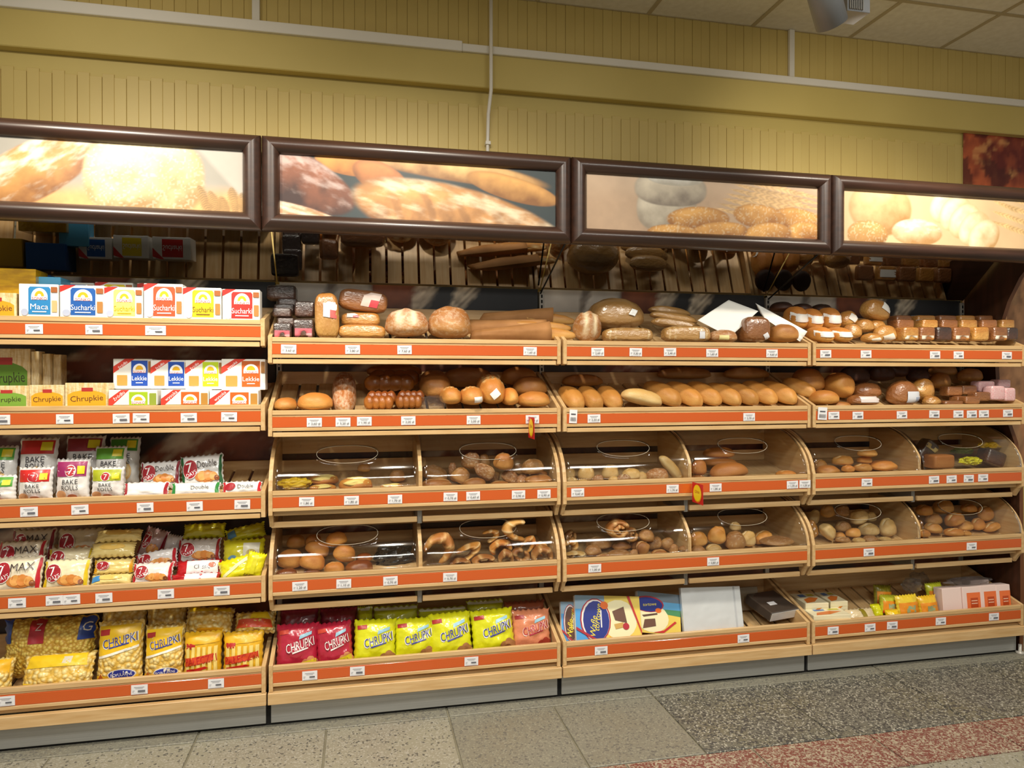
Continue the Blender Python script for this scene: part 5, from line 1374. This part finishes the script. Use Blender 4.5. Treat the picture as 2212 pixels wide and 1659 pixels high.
# row 2
pack_box('crispbread_pack', d_chrup('6a9a2c', wc='3c3a1c'), -40, 68, 752, .17, 0, 1, 'tall clear crispbread pack with green label standing behind', 'packet', dep=.05, mt=crackm, lift=.03)
for i in range(3): pack_box('crispbread_pack', None, 70+i*20, 88+i*20, 756+4*i, .18+.02*i, 0, 1, 'clear crispbread pack seen from its narrow side, %s from the tall green-labelled pack' % ORD[i], 'packet', 'crispbread packs seen edge-on', dep=.06, mt=crackm, lift=.03)
pack_box('crispbread_pack', d_chrup('7ea83a', wc='3c3a1c'), -36, 62, 836, .06, 0, 1, 'clear crispbread pack with green label at the front lip', 'packet', dep=.07, mt=crackm)
pack_box('crispbread_pack', d_chrup('e8a820'), 65, 142, 834, .06, 0, 1, 'clear crispbread pack with yellow label next to the green one', 'packet', dep=.07, mt=crackm)
pack_box('crispbread_pack', d_chrup('e8a820'), 143, 240, 828, .055, 0, 1, 'clear crispbread pack with yellow label next to the white boxes', 'packet', dep=.07, mt=crackm)
for i, (a, b_, col, rb, say) in enumerate(((233, 344, 'a8c81e', 'źródło', 'lime green'), (345, 454, 'd8661e', 'wysoka', 'orange'), (455, 566, 'd8661e', 'wysoka', 'orange'))):
    pack_box('light_bread_box', d_lekkie_low(col, rb, '98a83a' if i == 0 else 'c08a3a'), a, b_, 846, .05, 0, 1, 'white box with %s square lying under the upper light bread boxes' % say if i < 2 else 'white box with orange square under the brown-orange Lekkie box', group='lower light bread boxes', dep=.09)
for i, (a, b_, col, rb, say) in enumerate(((246, 338, '1c4cae', 'źródło', 'blue square at the end of the upper row'), (318, 412, '1c4cae', 'źródło', 'blue square beside the lime one'), (394, 486, 'c0d81e', 'źródło', 'lime square in the upper row'), (466, 567, 'c8601c', 'wysoka', 'brown-orange square in the upper row'))):
    pack_box('light_bread_box', d_lekkie(col, rib=rb), a, b_, 774, .085-.006*i, 0, 1, 'white Lekkie box with '+say, group='upper Lekkie boxes', dep=.08, pyb=845)
# row 3: crisp bread bags and croissants
B3 = 'white crisp bread bag with '
pack_bag('crisp_bread_bag', d_bake('4ea02c'), -52, 26, 1030, .06, 0, 2, B3+'green band, beside the red-banded bags', lean=6, base='ece9e6', T=.07)
pack_bag('crisp_bread_bag', d_bake_top('4ea02c'), -50, 26, 965, .13, 0, 2, B3+'green top standing behind the green-banded bag', lean=10, base='e4e2e0', T=.07)
pack_bag('crisp_bread_bag', d_bake('cf2420'), 30, 106, 1012, .06, 0, 2, B3+'red band at the front lip', lean=6, base='ece9e6', T=.07)
pack_bag('crisp_bread_bag', d_bake_top('c02420'), 26, 112, 948, .13, 0, 2, B3+'red top standing behind the red-banded bag', lean=10, base='e8e6e3', T=.07)
pack_bag('crisp_bread_bag', d_bake('9a2460'), 113, 188, 993, .06, 0, 2, B3+'purple band at the front lip', lean=6, base='ece9e6', T=.07)
pack_bag('crisp_bread_bag', d_bake_top('8c2430'), 130, 216, 944, .17, 0, 2, B3+'dark red top in the shadow behind the purple one', lean=10, base='dad8d6', T=.07)  # base greyed, back-row shade put into the colour
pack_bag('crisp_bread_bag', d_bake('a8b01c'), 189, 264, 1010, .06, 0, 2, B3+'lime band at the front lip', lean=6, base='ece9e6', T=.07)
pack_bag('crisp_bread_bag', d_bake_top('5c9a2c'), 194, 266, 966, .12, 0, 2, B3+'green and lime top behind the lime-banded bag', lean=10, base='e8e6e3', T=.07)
pack_bag('crisp_bread_bag', d_bake_top('3c8a2c'), 226, 294, 946, .20, 0, 2, B3+'dark green top in the shadow at the back', lean=10, base='d8d8d4', T=.07)  # greyed base colour paints in the shade at the back
wc = 'white wrapped croissant with '
pack_bag('wrapped_croissant', d_7days('a81c2a', '', None or 'c89058')[:2], 262, 364, 1042, .06, 0, 2, wc+'dark red ends lying at the front lip', 'packet', lean=30, base='f0eeec', T=.05)
pack_bag('wrapped_croissant', d_7days('8c1c2a', 'Double'), 298, 386, 998, .15, 0, 2, wc+'dark red ends propped behind the red-ended one', 'packet', lean=20, base='e6e4e2', T=.05, rot=3)
pack_bag('wrapped_croissant', d_7days('2c8a3c', 'Double')[:2]+[('t', 'Double', .6, .5, .3, '4a4a4a', 3, .4)], 364, 476, 1042, .06, 0, 2, wc+'bright green ends lying at the front lip', 'packet', lean=30, base='f0eeec', T=.05)
pack_bag('wrapped_croissant', d_7days('1c5a2c', 'Double'), 388, 482, 985, .14, 0, 2, wc+'dark green ends propped up at the back', 'packet', lean=18, base='e8e6e4', T=.05, rot=5)
pack_bag('wrapped_croissant', d_7days('c81c2a', 'Double')[:2]+[('t', 'Double', .6, .5, .3, '4a4a4a', 3, .4), ('e', .2, .5, .14, .3, 'a81c2a')], 478, 568, 1040, .06, 0, 2, wc+'bright red end against the tray side', 'packet', lean=30, base='f0eeec', T=.05)
# row 4
cr = 'cream wrapped croissant with '
pack_bag('wrapped_croissant', d_7days('c01c2a', 'MAX'), -30, 82, 1205, .06, 0, 3, cr+'MAX lettering and red ends at the front lip', 'packet', lean=18, base='f0e4c8', T=.06)
pack_bag('wrapped_croissant', d_7days('c01c2a', 'MAX'), -20, 86, 1166, .12, 0, 3, cr+'MAX lettering lying on the second MAX pack', 'packet', lean=22, base='ece0c6', T=.06, lift=.05)
pack_bag('wrapped_croissant', d_7days('8c1c2a', 'MAX'), 10, 108, 1140, .20, 0, 3, cr+'MAX lettering in the shadow at the back', 'packet', lean=20, base='d8ccb4', T=.06, lift=.05)  # shaded copy of the MAX pack, base and ends darkened
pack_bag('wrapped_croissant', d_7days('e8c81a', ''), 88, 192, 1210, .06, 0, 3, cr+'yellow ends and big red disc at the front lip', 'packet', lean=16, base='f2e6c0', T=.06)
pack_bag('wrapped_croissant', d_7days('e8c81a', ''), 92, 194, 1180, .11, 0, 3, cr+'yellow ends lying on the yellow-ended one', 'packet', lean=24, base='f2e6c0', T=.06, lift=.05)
pack_bag('wrapped_croissant', d_7days(None, ''), 112, 214, 1140, .20, 0, 3, cr+'red disc in the dark back row', 'packet', lean=18, base='d8c8a4', T=.06, lift=.05)  # cream base darkened to paint the back-row shade
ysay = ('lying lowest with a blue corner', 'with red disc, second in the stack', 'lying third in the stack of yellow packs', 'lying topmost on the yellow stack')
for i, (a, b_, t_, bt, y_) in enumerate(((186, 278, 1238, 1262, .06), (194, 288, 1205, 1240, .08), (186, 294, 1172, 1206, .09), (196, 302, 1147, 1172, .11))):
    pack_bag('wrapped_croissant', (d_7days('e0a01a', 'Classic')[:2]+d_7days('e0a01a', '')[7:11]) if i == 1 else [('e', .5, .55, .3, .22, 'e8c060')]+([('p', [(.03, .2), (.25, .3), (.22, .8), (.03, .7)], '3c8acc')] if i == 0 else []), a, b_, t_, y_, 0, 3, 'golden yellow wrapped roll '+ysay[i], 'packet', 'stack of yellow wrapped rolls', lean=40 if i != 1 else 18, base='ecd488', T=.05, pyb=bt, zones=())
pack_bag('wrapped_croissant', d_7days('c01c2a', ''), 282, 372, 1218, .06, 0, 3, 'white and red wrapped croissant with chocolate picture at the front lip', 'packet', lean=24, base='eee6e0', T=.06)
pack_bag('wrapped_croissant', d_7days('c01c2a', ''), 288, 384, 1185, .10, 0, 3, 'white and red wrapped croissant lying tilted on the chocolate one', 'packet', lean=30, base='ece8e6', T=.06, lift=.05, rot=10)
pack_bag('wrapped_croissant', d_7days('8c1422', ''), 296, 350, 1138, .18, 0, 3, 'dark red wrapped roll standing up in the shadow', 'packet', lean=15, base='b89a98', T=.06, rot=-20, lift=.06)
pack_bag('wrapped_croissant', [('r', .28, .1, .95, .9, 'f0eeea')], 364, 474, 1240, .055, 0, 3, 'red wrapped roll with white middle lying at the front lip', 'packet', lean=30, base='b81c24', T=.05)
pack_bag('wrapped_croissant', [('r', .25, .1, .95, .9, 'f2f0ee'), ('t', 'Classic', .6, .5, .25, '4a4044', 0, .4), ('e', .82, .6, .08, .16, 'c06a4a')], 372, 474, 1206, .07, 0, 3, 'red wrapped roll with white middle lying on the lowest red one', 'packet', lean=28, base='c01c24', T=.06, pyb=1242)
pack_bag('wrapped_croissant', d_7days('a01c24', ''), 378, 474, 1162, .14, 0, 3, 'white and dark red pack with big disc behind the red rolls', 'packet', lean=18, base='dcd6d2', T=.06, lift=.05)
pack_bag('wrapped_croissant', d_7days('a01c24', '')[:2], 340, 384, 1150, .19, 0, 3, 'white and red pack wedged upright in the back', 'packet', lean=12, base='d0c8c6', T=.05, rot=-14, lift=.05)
yl = 'bright yellow wrapped roll '
pack_bag('wrapped_roll', [('p', [(.1, .1), (.9, .7), (.85, .85), (.1, .25)], 'ece8b0')], 476, 562, 1206, .06, 0, 3, yl+'with white stripe at the front lip', 'packet', lean=30, base='e4dc1c', T=.06, rot=14)
pack_bag('wrapped_roll', [('p', [(.3, .1), (.6, .1), (.6, .9), (.4, .9)], 'd8d01c')], 530, 576, 1196, .055, 0, 3, yl+'with pointed end standing at the tray side', 'packet', lean=12, base='e8e01e', T=.05, rot=-16)
pack_bag('wrapped_roll', [('r', .5, .35, .9, .85, 'e4e0cc'), ('e', .25, .3, .12, .14, '6a9ab8'), ('e', .7, .5, .12, .12, 'c8b468')], 476, 570, 1162, .12, 0, 3, yl+'with pale picture panel in the middle', 'packet', lean=18, base='dcd424', T=.06, lift=.03)
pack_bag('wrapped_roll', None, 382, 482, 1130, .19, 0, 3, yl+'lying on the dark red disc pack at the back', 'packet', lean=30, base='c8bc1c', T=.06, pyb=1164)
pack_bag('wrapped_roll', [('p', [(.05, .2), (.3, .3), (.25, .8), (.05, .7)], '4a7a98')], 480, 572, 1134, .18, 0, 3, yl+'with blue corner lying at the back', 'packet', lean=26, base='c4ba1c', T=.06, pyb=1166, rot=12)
# row 5: corn puffs
pack_bag('puff_ring_bag', [('r', -.0, .60, .10, 1.0, '1c3c8c'), ('r', .30, .58, .47, .98, 'a8202c'), ('r', .84, .60, .99, .98, '1c3c8c'), ('t', 'G', .92, .82, .16, 'd8d0c0'), ('t', 'Z', .40, .86, .12, 'd8c8c0')], -30, 198, 1344, .11, 0, 4, 'big clear bag of yellow corn rings with blue and red bands', lean=12, T=.12, mt=ringm)
pack_bag('corn_puff_bag', [('p', [(.06, .62), (.94, .62), (.9, .95), (.12, .95)], 'ecc41a'), ('r', .60, .70, .72, .88, 'd8d0b8'), ('p', [(.05, .03), (.4, .05), (.35, .18), (.05, .26)], 'ecc41a'), ('p', [(.6, .03), (.95, .05), (.95, .2), (.75, .18)], 'ecc41a')], 24, 192, 1414, .05, 0, 4, 'clear bag of pale corn puffs lying at the front lip', lean=24, T=.11, mt=puffm)
pack_bag('corn_puff_bag', [('r', .05, .6, .95, .95, 'ecb41a')], -60, 22, 1425, .05, 0, 4, 'clear corn puff bag with orange top at the bay end', lean=20, T=.10, mt=puffm)
pop = [('p', [(.05, .46), (.95, .62), (.95, .95), (.05, .93)], 'f0c21a'), ('p', [(.05, .42), (.95, .58), (.95, .62), (.05, .46)], 'f4efe0')] + d_chrupki(nuts=None, tc='2c3c9c')[:1] + [('t', 'CHRUPKI', .54, .70, .16, 'f2eed8', 12, .80, .12), ('t', 'CHRUPKI', .535, .705, .14, '2c3c9c', 12, .76, .12), ('p', [(.3, .58), (.75, .65), (.75, .67), (.3, .6)], '2c3c9c'), ('p', [(.04, .02), (.94, .02), (.94, .14), (.04, .16)], 'f0b81a'), ('e', .60, .17, .31, .09, 'f4efe0'), ('e', .60, .17, .285, .075, '2c3ca0'), ('t', 'POPULARNE', .60, .17, .055, 'ffffff', 4, .46), ('p', [(.02, .04), (.14, .2), (.2, .12), (.28, .06), (.2, .03)], 'c8641c')]
pack_bag('corn_puff_bag', pop, 199, 304, 1344, .06, 0, 4, 'yellow Chrupki bag with oval blue badge beside the corn ring bag', lean=10, T=.09, mt=puffm, seed=3)
pack_bag('corn_puff_bag', pop, 302, 394, 1350, .06, 0, 4, 'yellow Chrupki bag with oval blue badge beside the puff sticks', lean=10, T=.09, mt=puffm, seed=8)
pack_bag('corn_puff_bag', [('p', [(.1, .1), (.9, .1), (.9, .5), (.1, .4)], 'd8a81a')], 206, 306, 1316, .17, 0, 4, 'clear corn puff bag in the shadow behind the first Chrupki bag', lean=10, T=.09, mt=puffm)
pack_bag('corn_puff_bag', [('p', [(.1, .05), (.9, .1), (.85, .5), (.15, .45)], 'd8941a'), ('t', 'CHRUPKI', .5, .28, .12, '2c3c9c', 8, .7)], 306, 394, 1316, .16, 0, 4, 'clear corn puff bag in the shadow behind the second Chrupki bag', lean=10, T=.09, mt=puffm)
pal = [('p', [(.04, .74), (.96, .78), (.96, .97), (.04, .97)], 'ecb41a'), ('p', [(.08, .66), (.32, .66), (.32, .78), (.08, .78)], 'c02c22')] + [('r', .08+.15*j, .04, .17+.15*j, .70, 'f2d87a') for j in range(6)] + [('p', [(.06, .28), (.9, .42), (.9, .56), (.06, .46)], 'd84a1e'), ('t', 'PAŁECZKI', .48, .42, .17, 'c01c1c', 7, .86), ('p', [(.1, .14), (.7, .24), (.6, .28), (.1, .22)], 'c8241c')]
pack_bag('puff_stick_bag', pal, 391, 480, 1364, .06, 0, 4, 'yellow bag of puff sticks with red lettering beside the Chrupki bags', lean=8, base='e8b424', T=.08, seed=5)
pack_bag('puff_stick_bag', pal, 480, 576, 1362, .06, 0, 4, 'yellow bag of puff sticks with red lettering against the tray side', lean=8, base='e8b424', T=.08, seed=9)
pack_bag('corn_puff_bag', [('p', [(.05, .75), (.95, .8), (.9, .97), (.1, .97)], 'ecc41a'), ('p', [(.3, .05), (.9, .05), (.85, .2), (.3, .15)], 'e8a81a')], 388, 498, 1308, .10, 0, 4, 'clear bag of thick corn puffs lying on the first stick bag', lean=30, T=.1, mt=puffm, pyb=1368, rot=-6)
pack_bag('corn_puff_bag', [('p', [(.05, .25), (.95, .2), (.9, .55), (.1, .62)], 'd84a1e'), ('p', [(.4, .6), (.9, .6), (.8, .9), (.45, .9)], 'e8c41a')], 498, 592, 1318, .10, 0, 4, 'red and yellow puff bag lying on the second stick bag', lean=30, T=.1, mt=puffm, pyb=1368)

# ---------------------------------------------------------------- bay 2, bottom tray: puff bags
mar = d_chrupki(tc='f2ece8', out='8c1430', badge='c8402c', nuts='d89060')+[('p', [(.14, .04), (.96, .10), (.96, .24), (.30, .10)], 'e8d428')]
pch = d_chrupki(tc='b02440', out='f4d8c8', badge='a82c2a', nuts='a83c2c')
yel = d_chrupki()
pack_bag('corn_puff_bag', mar, 582, 684, 1346, .06, 1, 4, 'dark pink Chrupki bag against the bay edge', lean=16, base='b4243c', T=.09)
pack_bag('corn_puff_bag', mar, 680, 768, 1342, .065, 1, 4, 'dark pink Chrupki bag next to the yellow ones', lean=16, base='b4243c', T=.09, rot=4)
for i, (a, b_, t_, say) in enumerate(((756, 856, 1338, 'beside the dark pink bags'), (852, 948, 1334, 'second from the dark pink bags'), (926, 1026, 1322, 'second from the peach bag'), (1020, 1120, 1315, 'beside the peach bag'))):
    pack_bag('corn_puff_bag', yel, a, b_, t_, .06+.01*(i % 2), 1, 4, 'bright yellow Chrupki puff bag '+say, lean=16, base='dcdc1c', T=.09, rot=(-2, 0, 2, 3)[i])
pack_bag('corn_puff_bag', pch, 1108, 1196, 1318, .07, 1, 4, 'peach coloured Chrupki bag against the tray side', lean=14, base='dc8a64', T=.08)
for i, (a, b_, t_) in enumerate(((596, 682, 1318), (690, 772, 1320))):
    pack_bag('corn_puff_bag', None, a, b_, t_, .17, 1, 4, 'dark pink bag in the shadow behind the front pink bag '+('at the bay edge', 'next to the yellow bags')[i], group='pink bags behind', lean=14, base='7c1c2c', T=.09)  # darker copy of the front pink, shade painted into the film colour
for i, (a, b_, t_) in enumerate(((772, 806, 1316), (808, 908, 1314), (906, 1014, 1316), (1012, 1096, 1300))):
    pack_bag('corn_puff_bag', [('r', .02, .9, .98, .97, 'd8d8c0')], a, b_, t_, .17, 1, 4, 'yellow bag in the shadow behind, %s from the peach bags' % ORD[3-i], group='yellow bags behind', lean=14, base='b8b81c', T=.09)  # front yellow darkened, the shade is in the base colour
pack_bag('corn_puff_bag', None, 1092, 1182, 1302, .17, 1, 4, 'peach bag in the shadow behind the front peach bag', lean=14, base='a4583c', T=.08)  # shaded copy of the front peach colour
# ---------------------------------------------------------------- bay 3, bottom tray
def d_wafer(fieldcol, side=True):
    return [('r', 0, 0, .45, 1, '4a9ad8'), ('r', 0, .72, .5, 1, '8aa8c0'), ('r', .45, 0, 1, 1, 'e8cc5c'), ('r', .5, .0, 1, .2, 'e0a82c'), ('e', .66, .52, .28, .40, 'ece4b8'),
            ('e', .30, .50, .235, .44, 'a82434'), ('e', .30, .50, .215, .42, 'e8e0dc'), ('e', .31, .49, .20, .40, fieldcol), ('t', 'Wafle', .26, .38, .13, 'ecd838', 82, 0, .2), ('t', 'tortowe', .33, .56, .12, 'ecd838', 82, 0, .2), ('r', .375, .35, .395, .7, 'dcdce0'),
            ('e', .44, .80, .06, .08, 'e06a1c'), ('p', [(.56, .68), (.74, .78), (.78, .45), (.60, .50)], '6a4838'), ('p', [(.58, .42), (.72, .46), (.72, .36), (.60, .32)], 'c8a054'), ('e', .76, .38, .05, .07, 'b02434'), ('p', [(.80, 1.0), (.84, 1.0), (1.0, .30), (1.0, .22)], 'c02c2c'), ('p', [(0, .36), (0, .30), (.40, .0), (.46, .0)], 'a82434')]
def d_wafer2():
    return [('r', 0, 0, 1, 1, 'e4c858'), ('r', 0, .55, 1, 1, '5aa0d0'), ('r', 0, .78, 1, 1, '6a7884'), ('p', [(.5, .5), (1, .45), (1, .6), (.5, .6)], '4a8a5c'), ('e', .34, .36, .38, .34, 'ece4b8'), ('e', .25, .70, .36, .20, 'a82434'), ('e', .25, .69, .33, .175, '1c2c84'), ('t', 'tortowe', .28, .70, .08, 'ecd838', 8, .45, .2), ('e', .48, .56, .07, .06, 'e06a1c'), ('p', [(.1, .42), (.45, .5), (.46, .46), (.14, .38)], '5c4034'), ('p', [(.12, .10), (.42, .18), (.40, .36), (.16, .32)], '6a4838'), ('p', [(.35, .02), (.6, .03), (.9, .30), (.86, .33), (.6, .09)], 'c42c2c')]
pack_box('wafer_sheet_pack', d_wafer('5a3424'), 1196, 1268, 1300, .075, 2, 4, 'flat wafer sheet pack with brown oval at the tray corner', 'packet', dep=.025, lean=24, rot=-4)
pack_box('wafer_sheet_pack', d_wafer('1c2c84'), 1250, 1398, 1286, .06, 2, 4, 'wide flat wafer sheet pack with blue oval in front', 'packet', dep=.025, lean=24, rot=-5)
pack_box('wafer_sheet_pack', d_wafer2(), 1372, 1474, 1280, .10, 2, 4, 'flat wafer sheet pack with blue band leaning beside the silver pack', 'packet', dep=.03, lean=22, rot=-9)
pack_box('foil_pack', [('r', .87, .0, .9, 1.0, 'b8bcc0')], 1472, 1606, 1266, .07, 2, 4, 'large flat silver foil pack standing upright', 'packet', dep=.025, lean=16, mt=foil, rot=-2)
o = bpy.data.objects.new('foil_box', boxmesh('foil_box', .24, .20, .06, darkfoil, .006)); p = aty(1676, 1310, .16); o.location = (p[0], .16, fl(2, 4, .16)+.058); o.rotation_euler = (.31, .05, .32); link(o)
tag(o, 'dark glossy film-wrapped box with a white tag lying tilted', 'box')
link(bpy.data.objects.new('white_tag', boxmesh('white_tag', .06, .03, .001, labelpaper)), o).location = (-.03, -.02, .031)
link(bpy.data.objects.new('bright_edge', boxmesh('bright_edge', .236, .002, .05, foil)), o).location = (0, -.101, 0)
pack_box('wafer_sheet_pack', None, 1610, 1650, 1270, .22, 2, 4, 'pale pack behind the tilted dark box', 'packet', dep=.04, base='8a7a62', lean=14)
# ---------------------------------------------------------------- bay 4, bottom tray
cw = [('r', .0, .45, 1, .5, 'd8cc9c'), ('p', [(.3, .1), (.6, .3), (.7, .5), (.5, .45)], 'd8802c')]
ct = [('p', [(.1, .05), (.5, .15), (.9, .5), (.6, .6), (.2, .4)], 'd8742c'), ('p', [(.2, .6), (.5, .65), (.5, .9), (.2, .85)], '4a7ab8'), ('p', [(.6, .7), (.9, .7), (.9, .9), (.6, .9)], 'c8c03c')]
for i, (a, b_, t_, bt, y_) in enumerate(((1746, 1796, 1306, 1327, .09), (1796, 1834, 1303, 1324, .09), (1752, 1838, 1325, 1345, .055))):
    pack_box('wafer_bread_pack', cw, a, b_, t_, y_, 3, 4, 'pale cream wafer bread pack '+('on top, at the bay edge', 'on top, beside the striped snack bag', 'lying lowest in its pile')[i], 'packet', 'cream wafer bread packs', dep=.17 if i < 2 else .12, base='e6dcb8', pyb=bt, side=ct, yaw=-6)
pack_bag('snack_bag', [('p', [(.45, .1), (.6, .1), (.62, .9), (.45, .9)], '8a7a1c')], 1836, 1900, 1312, .06, 3, 4, 'flat beige striped snack bag lying beside the cream packs', lean=45, base='d8c49c', T=.05)
ord_ = [('r', .06, .06, .94, .70, 'e8901c'), ('r', .30, .28, .72, .56, '9aa87a'), ('p', [(.06, .06), (.94, .06), (.94, .16), (.06, .2)], 'd8501c')]
gp = 'yellow and orange wafer packs'
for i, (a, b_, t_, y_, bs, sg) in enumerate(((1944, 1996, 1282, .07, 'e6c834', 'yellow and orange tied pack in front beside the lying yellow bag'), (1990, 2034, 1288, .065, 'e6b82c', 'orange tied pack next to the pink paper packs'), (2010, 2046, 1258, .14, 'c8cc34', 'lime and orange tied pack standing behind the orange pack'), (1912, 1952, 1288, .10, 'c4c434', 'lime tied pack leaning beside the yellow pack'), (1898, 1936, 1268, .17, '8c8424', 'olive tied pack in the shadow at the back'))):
    pack_bag('tied_snack_pack', ord_, a, b_, t_, y_, 3, 4, sg, 'packet', gp, lean=12, base=bs, T=.06, rot=-6 if i > 2 else 2)
pack_bag('tied_snack_pack', None, 1928, 1956, 1316, .05, 3, 4, 'small bright yellow bag end at the front lip', 'packet', lean=30, base='f0c81c', T=.05)
pack_bag('tied_snack_pack', None, 1898, 1918, 1305, .10, 3, 4, 'small lime yellow bag end in the middle of the tray', 'packet', lean=30, base='d8d81c', T=.05)
for px, py, y_, sg in ((1968, 1270, .11, 'front tied snack packs'), (1990, 1258, .20, 'rear tied snack packs')):
    crumple(px, py, 40, 30, y_, 'crumpled clear film top of the '+sg, film, int(px))
pk = [('r', .22, .05, .98, .78, 'e8743c'), ('r', .42, .22, .84, .58, 'b8481c'), ('r', .46, .46, .8, .49, 'f0c8a8'), ('r', .46, .36, .8, .39, 'f0c8a8')]
gk = 'pink paper packs'
for i, (a, b_, t_, y_, sg) in enumerate(((2042, 2084, 1272, .075, 'plain side showing, next to the orange packs'), (2080, 2120, 1268, .07, 'orange panel, beside the plain one'), (2122, 2158, 1264, .07, 'orange panel, in the middle of the pink packs'), (2158, 2190, 1262, .07, 'orange panel, against the tray side'), (2100, 2140, 1256, .16, 'folded top standing behind'))):
    pack_box('paper_pack', pk if i else None, a, b_, t_, y_, 3, 4, 'pinkish white paper pack with '+sg, 'packet', gk, dep=.06, base='ecd4cc', lean=6)
crumple(2094, 1258, 110, 16, .10, 'crumpled clear film over the tops of the pink paper packs', film, 31)

for o in list(bpy.data.objects):
    if o.name.split('.')[0] in ('front_print', 'top_print', 'print', 'price_print'): o['kind'] = 'stuff'

# ---------------------------------------------------------------- let neighbours that press into each other give way a little
def relax(rounds=9):
    from mathutils.bvhtree import BVHTree
    goods = [o for o in COL.objects if o.parent is None and o.type == 'MESH' and o.get('category') in
             ('bread', 'bread roll', 'bun', 'cake', 'pastry', 'box', 'packet', 'bag', 'plastic bag') and 'kind' not in o and not o.name.startswith('baguette')]
    raw = {}
    for o in goods:
        me = o.data
        if me.name not in raw: raw[me.name] = (np.array([tuple(v.co) for v in me.vertices]), [tuple(p.vertices) for p in me.polygons])
    bpy.context.view_layer.update()
    bt = []
    for b in bays:
        V = []; F = []
        for c in b.children_recursive:
            if c.type != 'MESH' or c.name.startswith(('back_panel', 'kick', 'base', 'back_sheet', 'slots')): continue
            n0 = len(V); mw = c.matrix_world
            V += [mw @ v.co for v in c.data.vertices]; F += [tuple(i+n0 for i in p.vertices) for p in c.data.polygons]
        bt.append(BVHTree.FromPolygons(V, F))
    cache = {}; dirty = set(goods)
    for it in range(rounds):
        for o in dirty:
            A, F = raw[o.data.name]
            M3 = np.array(o.rotation_euler.to_matrix()) * np.array(tuple(o.scale))[None, :]
            Q = A @ M3.T + np.array(tuple(o.location))
            cache[o] = (Q.min(0), Q.max(0), BVHTree.FromPolygons(Q.tolist(), F), (Q.min(0)+Q.max(0))/2)
        dirty = set(); n = 0
        for i, a in enumerate(goods):
            la, ha, ta, ca = cache[a]
            for b in goods[i+1:]:
                lb, hb, tb, cb = cache[b]
                if (la > hb).any() or (lb > ha).any(): continue
                if not ta.overlap(tb): continue
                n += 1; d = cb-ca; L = np.linalg.norm(d)+1e-6; d = d/L*0.0018
                d[2] = abs(d[2]) if d[2] > 0 else 0
                e = ca-cb; e = e/L*0.0018; e[2] = abs(e[2]) if e[2] > 0 else 0
                b.location = Vector(b.location)+Vector(d); a.location = Vector(a.location)+Vector(e)
                a.scale = a.scale*0.995; b.scale = b.scale*0.995
                dirty |= {a, b}
            for k, t in enumerate(bt):
                if ha[0] < (k-1)*W-.05 or la[0] > k*W+.05: continue
                if t.overlap(ta):
                    n += 1; x0, x1 = (k-1)*W, k*W
                    if ca[0] > x0 and la[0] < x0+.03: a.location.x += .004
                    elif ca[0] < x1 and ha[0] > x1-.03: a.location.x -= .004
                    elif ha[1] > .365: a.location.y -= .004
                    else: a.location.z += .002
                    a.scale = a.scale*0.994; dirty.add(a)
        if not n: break
    return n
relax()
